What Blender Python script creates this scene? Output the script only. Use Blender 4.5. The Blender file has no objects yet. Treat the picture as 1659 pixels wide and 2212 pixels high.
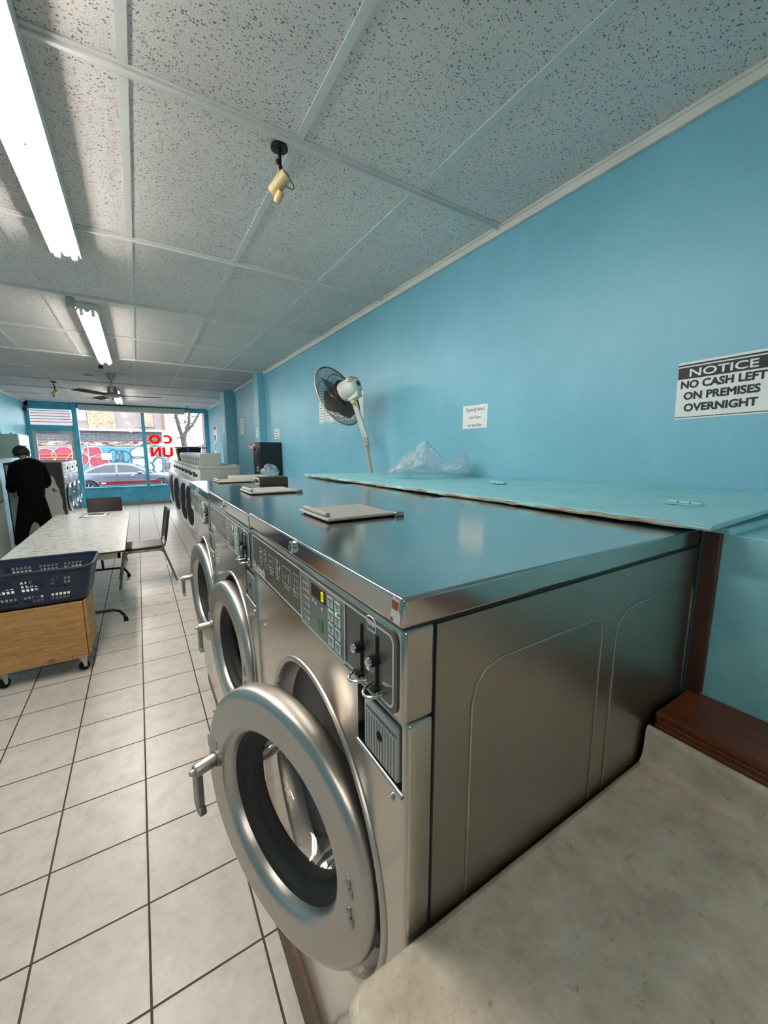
import bpy, bmesh, math, random
from mathutils import Vector, Matrix, noise

random.seed(7)
SC = bpy.context.scene
COL = SC.collection
PI = math.pi

# ------------------------------------------------------------------ camera, world, exposure
FPX = 850.0                      # focal length in pixels of the 1659 x 2212 frame
cam_d = bpy.data.cameras.new('camera')
cam_d.sensor_fit = 'VERTICAL'
cam_d.sensor_height = 36.0
cam_d.lens = 36.0 * FPX / 2212.0
cam_d.clip_start = 0.02
cam_d.clip_end = 300
cam = bpy.data.objects.new('camera', cam_d)
COL.objects.link(cam)
cam.location = (0, 0, 1.62)
cam.rotation_euler = (math.radians(90 - 8.959), 0, math.radians(-31.75))
SC.camera = cam

SKY = 4.9
TUBE = 44.0
world = bpy.data.worlds.new('world')
SC.world = world
world.use_nodes = True
_bg = world.node_tree.nodes['Background']
_bg.inputs[0].default_value = (0.88, 0.94, 1.0, 1)
_bg.inputs[1].default_value = SKY

vs = SC.view_settings
vs.view_transform = 'Standard'
vs.look = 'None'
vs.exposure = 0.76
vs.gamma = 1.0
vs.use_curve_mapping = False


# ------------------------------------------------------------------ materials
def lin(c):
    c = c / 255.0
    return c / 12.92 if c <= 0.04045 else ((c + 0.055) / 1.055) ** 2.4


def S(r, g, b):
    return (lin(r), lin(g), lin(b), 1.0)


class NT:
    def __init__(s, name):
        s.m = bpy.data.materials.new(name)
        s.m.use_nodes = True
        s.t = s.m.node_tree
        s.b = s.t.nodes['Principled BSDF']
        s.out = s.t.nodes['Material Output']
        s._co = None

    def n(s, typ, ins=None, **kw):
        nd = s.t.nodes.new(typ)
        for k, v in kw.items():
            setattr(nd, k, v)
        for k, v in (ins or {}).items():
            s.set(nd.inputs[k], v)
        return nd

    def set(s, sock, v):
        if isinstance(v, bpy.types.NodeSocket):
            s.t.links.new(v, sock)
        else:
            sock.default_value = v

    def co(s):
        if s._co is None:
            s._co = s.n('ShaderNodeTexCoord').outputs['Object']
        return s._co

    def mapping(s, scale=(1, 1, 1), loc=(0, 0, 0), rot=(0, 0, 0)):
        return s.n('ShaderNodeMapping', {'Vector': s.co(), 'Scale': scale, 'Location': loc, 'Rotation': rot}).outputs[0]

    def noise(s, scale, detail=3, rough=.55, vec=None, dist=0):
        nd = s.n('ShaderNodeTexNoise', {'Vector': vec if vec is not None else s.co(), 'Scale': scale, 'Detail': detail, 'Roughness': rough, 'Distortion': dist})
        return nd.outputs[0]

    def ramp(s, fac, stops, interp='LINEAR'):
        nd = s.n('ShaderNodeValToRGB', {'Fac': fac})
        cr = nd.color_ramp
        cr.interpolation = interp
        while len(cr.elements) < len(stops):
            cr.elements.new(0.5)
        for e, (p, c) in zip(cr.elements, stops):
            e.position = p
            e.color = c if len(c) == 4 else (*c, 1)
        return nd.outputs[0]

    def mix(s, fac, a, b, mode='MIX'):
        nd = s.n('ShaderNodeMix', data_type='RGBA', blend_type=mode)
        s.set(nd.inputs[0], fac)
        s.set(nd.inputs[6], a)
        s.set(nd.inputs[7], b)
        return nd.outputs[2]

    def math(s, op, a, b=0.0, c=0.0):
        nd = s.n('ShaderNodeMath', operation=op)
        for i, v in enumerate((a, b, c)):
            s.set(nd.inputs[i], v)
        return nd.outputs[0]

    def bump(s, h, strength=.2, dist=.01):
        nd = s.n('ShaderNodeBump', {'Height': h, 'Strength': strength, 'Distance': dist})
        s.set(s.b.inputs['Normal'], nd.outputs[0])

    def P(s, **kw):
        names = dict(col='Base Color', rough='Roughness', metal='Metallic', ior='IOR', spec='Specular IOR Level', trans='Transmission Weight',
                     alpha='Alpha', ecol='Emission Color', estr='Emission Strength', coat='Coat Weight', coatr='Coat Roughness', aniso='Anisotropic')
        for k, v in kw.items():
            s.set(s.b.inputs[names[k]], v)
        return s


def simple(name, col, rough=.5, metal=0.0, var=.12, scale=12, bump=0.0, bscale=80, spec=.5, coat=0.0):
    """a plain surface with a little blotchy wear"""
    t = NT(name)
    f = t.noise(scale, 4)
    d = tuple(max(0, c * (1 - var)) for c in col[:3]) + (1,)
    l = tuple(min(1, c * (1 + var * .6)) for c in col[:3]) + (1,)
    t.P(col=t.ramp(f, [(.3, d), (.7, l)]), rough=rough, metal=metal, spec=spec, coat=coat)
    if bump:
        t.bump(t.noise(bscale, 3), bump, .004)
    return t.m


def steel(name, col=(.57, .53, .48, 1), rough=.2, stretch=(1, 1, 60), wob=.03, var=.08, brush=.05):
    t = NT(name)
    m = t.mapping(scale=stretch)
    f = t.noise(9, 4, vec=m)
    f2 = t.noise(2.2, 3)
    r = t.math('MULTIPLY_ADD', f, brush, rough)
    r = t.math('MULTIPLY_ADD', f2, .10, r)
    a = tuple(c * (1 - var) for c in col[:3]) + (1,)
    t.P(col=t.ramp(f2, [(.3, a), (.7, col)]), metal=1.0, rough=r)
    t.bump(t.noise(3.0, 2), wob, .02)
    return t.m


M = {}


def make_materials():
    # walls, painted light blue
    t = NT('blue_wall_paint')
    f = t.noise(1.3, 5, .6)
    f2 = t.noise(9, 4, .6, vec=t.mapping(scale=(1, 1, .25)))
    c = t.ramp(f, [(.25, S(108, 170, 190)), (.55, S(120, 181, 201)), (.8, S(130, 189, 208))])
    c = t.mix(t.ramp(f2, [(.62, (0, 0, 0)), (.8, (.35, .35, .35))]), c, S(150, 206, 222))
    t.P(col=c, rough=.42, spec=.4)
    t.bump(t.noise(55, 4), .12, .004)
    M['wall'] = t.m
    M['backwall'] = simple('greige_wall_paint', S(150, 146, 138), .6, var=.06, scale=2)
    t = NT('blue_frame_paint')
    c = t.ramp(t.noise(4, 5, .6), [(.3, S(50, 138, 165)), (.7, S(76, 164, 190))])
    t.P(col=c, rough=.4)
    t.bump(t.noise(40, 3), .12, .003)
    M['frame'] = t.m
    t = NT('blue_board_paint')
    c = t.ramp(t.noise(6, 6, .65), [(.3, S(124, 190, 202)), (.62, S(146, 206, 214)), (.8, S(160, 214, 220))])
    c = t.mix(t.ramp(t.noise(19, 5, .7, vec=t.mapping(scale=(1, .35, 1))), [(.66, (0, 0, 0)), (.74, (.55, .55, .55))]), c, S(92, 140, 148))
    t.P(col=c, rough=.38)
    t.bump(t.noise(45, 4), .2, .004)
    M['board'] = t.m
    t = NT('chipped_board_edge')
    c = t.ramp(t.noise(30, 5, .7, vec=t.mapping(scale=(1, .15, 1))), [(.42, S(140, 190, 194)), (.5, S(150, 140, 118)), (.62, S(96, 84, 66))])
    t.P(col=c, rough=.7)
    M['chip'] = t.m

    # floor tiles
    t = NT('beige_floor_tile')
    sx = t.n('ShaderNodeSeparateXYZ', {0: t.co()})
    wx, wy, x0, y0 = .324, .3195, -.099, 1.135
    ax = t.math('SUBTRACT', sx.outputs[0], x0)
    ay = t.math('SUBTRACT', sx.outputs[1], y0)
    dx = t.math('PINGPONG', ax, wx / 2)
    dy = t.math('PINGPONG', ay, wy / 2)
    d = t.math('MINIMUM', dx, dy)
    grout = t.math('LESS_THAN', d, .0036)
    ix = t.math('FLOOR', t.math('DIVIDE', ax, wx))
    iy = t.math('FLOOR', t.math('DIVIDE', ay, wy))
    cmb = t.n('ShaderNodeCombineXYZ', {0: ix, 1: iy})
    wn = t.n('ShaderNodeTexWhiteNoise', {'Vector': cmb.outputs[0]}, noise_dimensions='3D').outputs['Value']
    off = t.n('ShaderNodeVectorMath', {0: t.co(), 1: cmb.outputs[0]}, operation='ADD').outputs[0]
    f = t.noise(11, 8, .72, vec=off, dist=.2)
    c = t.ramp(f, [(.3, S(186, 177, 168)), (.5, S(203, 195, 187)), (.7, S(212, 205, 197))])
    c = t.mix(t.math('MULTIPLY', wn, .12), c, S(186, 178, 168))
    c = t.mix(t.ramp(t.noise(38, 3, .6), [(.72, (0, 0, 0)), (.80, (.4, .4, .4))]), c, S(166, 156, 144))
    c = t.mix(grout, c, S(62, 54, 52))
    h = t.math('ADD', t.math('MULTIPLY', t.math('MINIMUM', d, .008), 60), t.math('MULTIPLY', f, .05))
    t.P(col=c, rough=t.math('ADD', t.math('MULTIPLY', grout, .4), t.math('MULTIPLY_ADD', f, .05, .29)), spec=.5)
    t.bump(h, .12, .01)
    M['floor'] = t.m

    # fissured ceiling board
    t = NT('fissured_ceiling_board')
    dv = t.n('ShaderNodeTexNoise', {'Vector': t.co(), 'Scale': 55, 'Detail': 2})
    v = t.n('ShaderNodeVectorMath', {0: dv.outputs[1], 1: (.02, .02, 0)}, operation='MULTIPLY').outputs[0]
    v = t.n('ShaderNodeVectorMath', {0: t.co(), 1: v}, operation='ADD').outputs[0]
    v = t.n('ShaderNodeMapping', {'Vector': v, 'Scale': (1, 1.7, 1)}).outputs[0]
    vo = t.n('ShaderNodeTexVoronoi', {'Vector': v, 'Scale': 92, 'Randomness': 1.0})
    siz = t.math('MULTIPLY_ADD', t.n('ShaderNodeSeparateColor', {0: vo.outputs['Color']}).outputs[0], .42, -.0)
    pit = t.math('LESS_THAN', vo.outputs['Distance'], siz)
    base = t.ramp(t.noise(1.2, 4), [(.3, S(208, 202, 198)), (.7, S(220, 214, 210))])
    t.P(col=t.mix(pit, base, S(122, 123, 124)), rough=.9, spec=.2)
    t.bump(t.math('MULTIPLY_ADD', pit, -1.0, t.noise(230, 2)), .45, .004)
    M['ceiling'] = t.m
    M['tbar'] = simple('white_ceiling_bar', S(205, 205, 203), .5, var=.06, scale=5)
    M['trim'] = simple('white_wall_trim', S(214, 212, 204), .45, var=.06, scale=6)

    # metals
    M['steel'] = steel('polished_steel_panel', rough=.10, wob=.05, brush=.08)
    M['steel_top'] = steel('brushed_steel_top', col=(.58, .56, .53, 1), rough=.07, stretch=(2, 60, 2), wob=.010, brush=.07)
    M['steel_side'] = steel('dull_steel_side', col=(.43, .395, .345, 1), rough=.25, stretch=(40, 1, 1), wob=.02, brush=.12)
    M['steel_door'] = steel('satin_steel_door', col=(.53, .505, .47, 1), rough=.30, stretch=(1, 1, 1), wob=.01)
    M['steel_dark'] = steel('dark_steel', col=(.30, .29, .27, 1), rough=.32)
    M['chrome'] = steel('chrome', col=(.75, .74, .72, 1), rough=.06, wob=.005)
    M['cast'] = steel('cast_metal_grey', col=(.42, .41, .39, 1), rough=.35)
    t = NT('perforated_drum')
    vo = t.n('ShaderNodeTexVoronoi', {'Vector': t.co(), 'Scale': 55, 'Randomness': .1})
    hol = t.math('LESS_THAN', vo.outputs['Distance'], .3)
    t.P(col=t.mix(hol, (.035, .033, .03, 1), (.004, .004, .004, 1)), metal=.5, rough=.4)
    M['drum'] = t.m
    t = NT('fascia_film')
    t.P(col=t.ramp(t.noise(14, 4), [(.3, S(74, 74, 68)), (.7, S(82, 82, 76))]), rough=.3, spec=.5)
    M['fascia'] = t.m
    M['pad'] = simple('keypad_film', S(112, 114, 110), .35, var=.05)
    M['ink'] = simple('pale_print', S(204, 206, 200), .5, var=.04)
    M['inkdim'] = simple('dim_print', S(172, 172, 164), .5, var=.04)
    M['key'] = simple('white_key', S(196, 204, 206), .35, var=.05)
    M['dark'] = simple('black_plastic', S(24, 24, 25), .4, var=.2)
    M['black'] = simple('black_rubber', S(13, 13, 14), .7, var=.2, spec=.25)
    M['green'] = simple('green_key', S(24, 120, 74), .35, var=.06)
    M['glassdark'] = simple('smoked_display', S(34, 36, 34), .12, var=.1)
    t = NT('lit_digit')
    t.P(col=S(180, 190, 30), ecol=S(205, 214, 40), estr=.9, rough=.4)
    M['digit'] = t.m
    t = NT('lit_green_dot')
    t.P(col=S(150, 255, 120), ecol=S(150, 255, 110), estr=1.5)
    M['led'] = t.m
    M['flap'] = simple('grey_plastic_flap', S(158, 156, 152), .4, var=.06)
    M['rubber'] = simple('grey_rubber', S(40, 41, 40), .7, var=.2)

    # glass
    def pane(name, tint, amount, rough=0.02):
        t = NT(name)
        tr = t.n('ShaderNodeBsdfTransparent', {0: tint})
        gl = t.n('ShaderNodeBsdfGlossy', {0: (.9, .9, .9, 1), 'Roughness': rough})
        fr = t.n('ShaderNodeLayerWeight', {'Blend': .25})
        fa = t.math('MULTIPLY_ADD', fr.outputs['Fresnel'], amount, .03)
        mx = t.n('ShaderNodeMixShader', {0: fa, 1: tr.outputs[0], 2: gl.outputs[0]})
        t.t.links.new(mx.outputs[0], t.out.inputs[0])
        return t.m
    M['pane'] = pane('window_glass', (.96, .98, .98, 1), .5)
    M['bowl'] = pane('door_bowl_glass', (.80, .79, .76, 1), .8, .04)
    t = NT('clear_plastic_film')
    tr = t.n('ShaderNodeBsdfTransparent', {0: (.93, .96, .97, 1)})
    gl = t.n('ShaderNodeBsdfGlossy', {0: (.9, .95, .97, 1), 'Roughness': .12})
    df = t.n('ShaderNodeBsdfDiffuse', {0: (.75, .85, .88, 1)})
    m1 = t.n('ShaderNodeMixShader', {0: .68, 1: df.outputs[0], 2: gl.outputs[0]})
    cr = t.ramp(t.noise(13, 5, .7, dist=1.5), [(.40, (.10, .10, .10)), (.66, (.8, .8, .8))])
    m2 = t.n('ShaderNodeMixShader', {0: cr, 1: tr.outputs[0], 2: m1.outputs[0]})
    t.t.links.new(m2.outputs[0], t.out.inputs[0])
    bp = t.n('ShaderNodeBump', {'Height': t.noise(22, 4, .7, dist=1.5), 'Strength': .9, 'Distance': .02})
    for nd in (gl, df):
        t.t.links.new(bp.outputs[0], nd.inputs['Normal'])
    M['film'] = t.m

    # countertop and wood
    t = NT('speckled_laminate')
    f = t.noise(60, 4, .7)
    c = t.ramp(t.noise(14, 6, .68), [(.3, S(168, 157, 140)), (.5, S(196, 185, 168)), (.7, S(212, 203, 188))])
    c = t.mix(t.ramp(f, [(.60, (0, 0, 0)), (.72, (.6, .6, .6))]), c, S(124, 106, 86))
    c = t.mix(t.ramp(t.noise(48, 3, .6, vec=t.mapping(loc=(3, 5, 1))), [(.60, (0, 0, 0)), (.70, (.5, .5, .5))]), c, S(206, 202, 190))
    st = t.n('ShaderNodeMapping', {'Vector': t.co(), 'Location': (-1.1, -.62, 0), 'Scale': (2.2, 2.6, 1)}).outputs[0]
    gr = t.n('ShaderNodeTexGradient', {0: st}, gradient_type='SPHERICAL').outputs[1]
    stain = t.math('MULTIPLY', gr, t.ramp(t.noise(30, 5, .7), [(.45, (0, 0, 0)), (.65, (.8, .8, .8))]))
    c = t.mix(stain, c, S(120, 98, 80))
    t.P(col=c, rough=.42)
    M['laminate'] = t.m

    def wood(name, a, b, stretch, rough=.5, knots=False, bump=.15):
        t = NT(name)
        f = t.noise(7, 6, .6, vec=t.mapping(scale=stretch), dist=1.0)
        c = t.ramp(f, [(.3, a), (.7, b)])
        if knots:
            vo = t.n('ShaderNodeTexVoronoi', {'Vector': t.mapping(scale=(4.2, 1, 7.5)), 'Scale': 1.0})
            k = t.ramp(vo.outputs['Distance'], [(.05, (1, 1, 1)), (.17, (0, 0, 0))])
            c = t.mix(t.math('MULTIPLY', k, .75), c, tuple(x * .35 for x in a[:3]) + (1,))
        t.P(col=c, rough=rough)
        t.bump(f, bump, .004)
        return t.m
    M['concrete'] = simple('grey_concrete', S(120, 114, 104), .8, var=.15)
    M['plywood'] = wood('yellow_plywood', S(146, 104, 58), S(186, 144, 90), (1, 1, 7), .55, True)
    M['redwood'] = wood('varnished_brown_wood', S(84, 40, 18), S(116, 60, 30), (9, 1, 9), .34)
    M['rawwood'] = wood('worn_dark_wood', S(74, 52, 38), S(134, 112, 92), (1, .6, 26), .8)
    M['darkwood'] = wood('dark_brown_trim', S(48, 26, 16), S(76, 42, 26), (6, 6, 1), .5)

    # assorted
    M['white'] = simple('white_enamel', S(222, 224, 224), .35, var=.05)
    M['offwhite'] = simple('cream_enamel', S(206, 204, 188), .4, var=.06)
    M['greyenamel'] = simple('grey_enamel', S(168, 172, 164), .4, var=.05)
    M['palegreen'] = simple('pale_green_enamel', S(172, 186, 172), .45, var=.06)
    M['paper'] = simple('white_paper', S(226, 230, 228), .7, var=.03)
    M['print'] = simple('black_ink', S(34, 36, 42), .6, var=.05)
    M['greyprint'] = simple('grey_ink', S(96, 100, 106), .6, var=.05)
    M['redprint'] = simple('red_ink', S(206, 70, 66), .6, var=.05)
    t = NT('translucent_red_vinyl')
    df = t.n('ShaderNodeBsdfDiffuse', {0: S(230, 40, 20)})
    tl = t.n('ShaderNodeBsdfTranslucent', {0: S(250, 70, 40)})
    mx = t.n('ShaderNodeMixShader', {0: .6, 1: df.outputs[0], 2: tl.outputs[0]})
    t.t.links.new(mx.outputs[0], t.out.inputs[0])
    M['redvinyl'] = t.m
    M['cloth'] = simple('black_cloth', S(8, 8, 9), .95, var=.2, bump=.2, spec=.12)
    M['trouser'] = simple('black_trouser', S(7, 7, 8), .95, var=.2, bump=.2, spec=.12)
    M['skin'] = simple('skin', S(176, 128, 106), .5, var=.06)
    M['hair'] = simple('dark_hair', S(22, 18, 16), .55, var=.3, scale=60, bump=.4, bscale=160)
    M['basket'] = simple('navy_plastic', S(27, 37, 62), .42, var=.08)
    M['brownvinyl'] = simple('brown_vinyl', S(46, 36, 32), .35, var=.12)
    M['tubegrey'] = simple('taupe_tube_metal', S(128, 122, 112), .35, metal=.6, var=.08)
    M['blackmetal'] = simple('black_metal', S(26, 26, 27), .35, metal=.3, var=.1)
    M['creamplastic'] = simple('yellowed_plastic', S(206, 182, 134), .38, var=.06)
    M['fanwhite'] = simple('dusty_white_plastic', S(206, 212, 204), .4, var=.08)
    M['fanbeige'] = simple('beige_pole', S(176, 166, 142), .4, var=.06)
    M['wire'] = simple('rusty_wire', S(74, 68, 58), .45, metal=.5, var=.35, scale=30)
    M['blade'] = simple('grey_fan_blade', S(104, 102, 98), .35, var=.1)
    M['yellow'] = simple('yellow_knob', S(206, 190, 110), .4, var=.05)
    t = NT('worn_table_top')
    v = t.mapping(scale=(2.2, 7, 1))
    k = t.ramp(t.noise(7, 6, .72, vec=v), [(.555, (0, 0, 0)), (.595, (.9, .9, .9))])
    c = t.mix(k, S(202, 202, 196), S(128, 112, 98))
    t.P(col=c, rough=.22)
    M['table'] = t.m
    t = NT('peeling_white_paint')
    f = t.noise(3.2, 6, .65, dist=.5)
    k = t.ramp(t.math('ADD', f, 0), [(.62, (0, 0, 0)), (.64, (1, 1, 1))])
    c = t.mix(k, S(206, 208, 204), S(84, 86, 86))
    t.P(col=c, rough=.5)
    M['peel'] = t.m
    M['peeldark'] = simple('bare_grey_metal', S(60, 62, 62), .5, var=.1)
    t = NT('white_plinth_tile')
    br = t.n('ShaderNodeTexBrick', {'Vector': t.mapping(rot=(PI / 2, 0, PI / 2)), 'Color1': S(206, 214, 222), 'Color2': S(196, 206, 216), 'Mortar': S(140, 150, 160), 'Scale': 1.0, 'Mortar Size': .006, 'Brick Width': .3, 'Row Height': .33}, offset=0.0)
    t.P(col=br.outputs[0], rough=.25)
    M['plinth'] = t.m
    t = NT('fluorescent_tube')
    t.P(col=(1, 1, 1, 1), ecol=(1.0, .93, .85, 1), estr=TUBE)
    M['tube'] = t.m
    M['fixture'] = simple('white_fixture_metal', S(216, 214, 208), .4, var=.04)
    # outdoors
    M['stucco'] = simple('pinkish_stucco', S(122, 110, 108), .9, var=.12, scale=3, bump=.3, bscale=30)
    t = NT('grey_brick')
    br = t.n('ShaderNodeTexBrick', {'Vector': t.mapping(rot=(PI / 2, 0, 0)), 'Color1': S(91, 88, 92), 'Color2': S(77, 76, 81), 'Mortar': S(59, 58, 62), 'Scale': 1.0, 'Mortar Size': .02, 'Brick Width': .42, 'Row Height': .14})
    t.P(col=br.outputs[0], rough=.9)
    M['brick'] = t.m
    t = NT('torn_plaster_band')
    f = t.noise(2.4, 6, .7, vec=t.mapping(scale=(1, 1, 2.5)))
    t.P(col=t.ramp(f, [(.40, S(48, 43, 41)), (.46, S(128, 103, 91)), (.56, S(154, 151, 149))], 'CONSTANT'), rough=.9)
    M['torn'] = t.m
    t = NT('boarded_window_board')
    f = t.noise(5, 6, .75, dist=2.0)
    t.P(col=t.ramp(f, [(.4, S(103, 84, 76)), (.5, S(142, 126, 103)), (.65, S(156, 142, 121))]), rough=.9)
    M['osb'] = t.m
    M['bluewall'] = simple('blue_painted_brick', S(66, 119, 139), .8, var=.2, scale=4)
    M['greywall'] = simple('grey_painted_wall', S(103, 108, 115), .8, var=.15, scale=3)
    M['graffred'] = simple('red_spray_paint', S(135, 43, 58), .6, var=.15, scale=5)
    M['grafforange'] = simple('orange_spray_paint', S(160, 103, 58), .6, var=.1)
    M['graffpink'] = simple('pale_pink_spray_paint', S(168, 142, 147), .6, var=.04)
    M['graffwhite'] = simple('white_spray_paint', S(142, 147, 156), .6, var=.08)
    M['graffdark'] = simple('dark_spray_paint', S(36, 40, 52), .6, var=.1)
    M['asphalt'] = simple('grey_asphalt', S(83, 83, 84), .9, var=.1, scale=8)
    M['pavement'] = simple('pale_pavement', S(119, 117, 115), .9, var=.08, scale=5)
    M['bark'] = simple('pale_bark', S(88, 77, 73), .9, var=.3, scale=10)
    M['carpaint'] = simple('silver_blue_paint', S(87, 92, 105), .25, metal=.5, var=.04, coat=.6)
    M['carglass'] = simple('tinted_car_glass', S(39, 44, 52), .08, var=.1)
    M['tyre'] = simple('tyre_rubber', S(23, 23, 25), .8, var=.1)
    M['alloy'] = simple('wheel_alloy', S(121, 122, 126), .3, metal=.7, var=.06)
    M['benchred'] = simple('red_board_paint', S(142, 34, 43), .5, var=.06)
    M['benchteal'] = simple('teal_board_paint', S(58, 122, 119), .5, var=.06)
    M['pipewhite'] = simple('pale_fence_pipe', S(142, 146, 151), .5, var=.05)
    M['brickred'] = simple('red_brick_reveal', S(131, 83, 71), .8, var=.2, scale=20)
    M['roof'] = simple('grey_roof', S(76, 77, 81), .8, var=.1)
    M['blueplastic'] = simple('blue_plastic', S(30, 70, 170), .4, var=.05)
    M['binbag'] = simple('black_bin_bag', S(16, 17, 17), .5, var=.3, scale=14, bump=.6, bscale=18)
    M['catwhite'] = simple('sticker_white', S(214, 208, 208), .5, var=.03)
    M['catbrown'] = simple('sticker_brown', S(150, 72, 34), .5, var=.06)


make_materials()


# ------------------------------------------------------------------ mesh helpers
class MB:
    """collects shapes, then links them as ONE mesh object"""
    def __init__(s):
        s.bm = bmesh.new()
        s.mi = 0

    def quad(s, *ps):
        f = s.bm.faces.new([s.bm.verts.new(p) for p in ps])
        f.material_index = s.mi
        return s

    def box(s, x0, x1, y0, y1, z0, z1, mat=None):
        vs_ = [Vector((x, y, z)) for x in (x0, x1) for y in (y0, y1) for z in (z0, z1)]
        if mat is not None:
            vs_ = [mat @ v for v in vs_]
        v = [s.bm.verts.new(p) for p in vs_]
        for a, b, c, d in ((0, 1, 3, 2), (4, 6, 7, 5), (0, 4, 5, 1), (2, 3, 7, 6), (0, 2, 6, 4), (1, 5, 7, 3)):
            s.bm.faces.new((v[a], v[b], v[c], v[d])).material_index = s.mi
        return s

    def hexa(s, b4, t4):
        """solid from four bottom and four top points, both counter-clockwise from above"""
        vb = [s.bm.verts.new(p) for p in b4]
        vt = [s.bm.verts.new(p) for p in t4]
        s.bm.faces.new(vb[::-1]).material_index = s.mi
        s.bm.faces.new(vt).material_index = s.mi
        for i in range(4):
            j = (i + 1) % 4
            s.bm.faces.new((vb[i], vb[j], vt[j], vt[i])).material_index = s.mi
        return s

    def rings(s, rs, closed=True, cap0=False, cap1=False):
        vr = [[s.bm.verts.new(p) for p in r] for r in rs]
        n = len(vr[0])
        for a, b in zip(vr[:-1], vr[1:]):
            for i in range(n if closed else n - 1):
                j = (i + 1) % n
                s.bm.faces.new((a[i], a[j], b[j], b[i])).material_index = s.mi
        if cap0:
            s.bm.faces.new(vr[0][::-1]).material_index = s.mi
        if cap1:
            s.bm.faces.new(vr[-1]).material_index = s.mi
        return s

    def tube(s, pts, r, n=8, caps=True, loop=False, flat=1.0):
        pts = [Vector(p) for p in pts]
        m = len(pts)
        rad = r if isinstance(r, (list, tuple)) else [r] * m
        rs = []
        pn = None
        for i, p in enumerate(pts):
            a = pts[i - 1] if (i or loop) else p
            b = pts[(i + 1) % m] if (i < m - 1 or loop) else p
            t = (b - a).normalized()
            if pn is None:
                h = Vector((0, 0, 1)) if abs(t.z) < .9 else Vector((1, 0, 0))
                u = t.cross(h).normalized()
            else:
                u = (pn - t * pn.dot(t)).normalized()
            pn = u
            w = t.cross(u)
            rs.append([p + (u * math.cos(k * 2 * PI / n) * flat + w * math.sin(k * 2 * PI / n)) * rad[i] for k in range(n)])
        if loop:
            rs.append(rs[0])
        return s.rings(rs, True, caps and not loop, caps and not loop)

    def cyl(s, p0, p1, r, r2=None, n=20, caps=True):
        return s.tube([p0, p1], [r, r if r2 is None else r2], n, caps)

    def lathe(s, prof, o, axis, n=48, cap0=False, cap1=False, a0=0.0, a1=2 * PI):
        """prof: (radius, height along axis)"""
        ax = Vector(axis).normalized()
        h = Vector((0, 0, 1)) if abs(ax.z) < .9 else Vector((1, 0, 0))
        u = ax.cross(h).normalized()
        w = ax.cross(u)
        o = Vector(o)
        full = abs(a1 - a0 - 2 * PI) < 1e-6
        k_ = n if full else n + 1
        rs = [[o + ax * hh + (u * math.cos(a0 + (a1 - a0) * k / n) + w * math.sin(a0 + (a1 - a0) * k / n)) * max(rr, 1e-5) for k in range(k_)] for rr, hh in prof]
        return s.rings(rs, full, cap0, cap1)

    def prism(s, poly, o, u, v, d):
        """2-D polygon at o + u,v axes, extruded by vector d"""
        o, u, v, d = Vector(o), Vector(u), Vector(v), Vector(d)
        a = [o + u * p[0] + v * p[1] for p in poly]
        return s.rings([a, [q + d for q in a]], True, True, True)

    def ell(s, c, r, n=16, m=10, mat=None):
        c = Vector(c)
        rs = []
        for i in range(1, m):
            t = PI * i / m
            rs.append([Vector((r[0] * math.sin(t) * math.cos(2 * PI * k / n), r[1] * math.sin(t) * math.sin(2 * PI * k / n), -r[2] * math.cos(t))) for k in range(n)])
        rs = [[(mat @ p if mat is not None else p) + c for p in q] for q in rs]
        return s.rings(rs, True, True, True)

    def build(s, name, mat, parent=None, sharp=35, bevel=0.0, seg=2, solid=0.0, sub=0, mtx=None, origin=None):
        bm = s.bm
        if mtx is not None:
            bmesh.ops.transform(bm, matrix=mtx, verts=bm.verts)
        if origin is not None:
            bmesh.ops.translate(bm, vec=-Vector(origin), verts=bm.verts)
        bmesh.ops.recalc_face_normals(bm, faces=bm.faces)
        ca = math.radians(sharp)
        for f in bm.faces:
            f.smooth = True
        for e in bm.edges:
            e.smooth = len(e.link_faces) == 2 and e.calc_face_angle(0) < ca
        me = bpy.data.meshes.new(name)
        bm.to_mesh(me)
        bm.free()
        for m_ in (mat if isinstance(mat, (list, tuple)) else [mat]):
            me.materials.append(M[m_] if isinstance(m_, str) else m_)
        o = bpy.data.objects.new(name, me)
        COL.objects.link(o)
        if origin is not None:
            o.location = origin
        if parent is not None:
            o.parent = parent
        if solid:
            md = o.modifiers.new('solid', 'SOLIDIFY')
            md.thickness = solid
            md.offset = 0
        if bevel:
            md = o.modifiers.new('bevel', 'BEVEL')
            md.width = bevel
            md.segments = seg
            md.limit_method = 'ANGLE'
            md.angle_limit = math.radians(40)
            md.harden_normals = False
        if sub:
            md = o.modifiers.new('sub', 'SUBSURF')
            md.levels = md.render_levels = sub
        return o


def bake(o):
    """turn an object's modifiers into plain mesh"""
    dg = bpy.context.evaluated_depsgraph_get()
    me = bpy.data.meshes.new_from_object(o.evaluated_get(dg))
    o.modifiers.clear()
    o.data = me
    return o


def cut(o, mb, sharp=35):
    """subtract the shapes of mb from o"""
    c = mb.build('cutter', 'dark')
    bpy.context.view_layer.update()
    c.matrix_world = o.matrix_world
    md = o.modifiers.new('cut', 'BOOLEAN')
    md.operation = 'DIFFERENCE'
    md.object = c
    md.solver = 'EXACT'
    bpy.context.view_layer.update()
    bake(o)
    bpy.data.objects.remove(c)
    bm = bmesh.new()
    bm.from_mesh(o.data)
    ca = math.radians(sharp)
    for f in bm.faces:
        f.smooth = True
    for e in bm.edges:
        e.smooth = len(e.link_faces) == 2 and e.calc_face_angle(0) < ca
    bm.to_mesh(o.data)
    bm.free()
    return o


def tag(o, label, cat, group=None):
    o['label'] = label
    o['category'] = cat
    if group:
        o['group'] = group
    return o


def struct(o):
    o['kind'] = 'structure'
    return o


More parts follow.
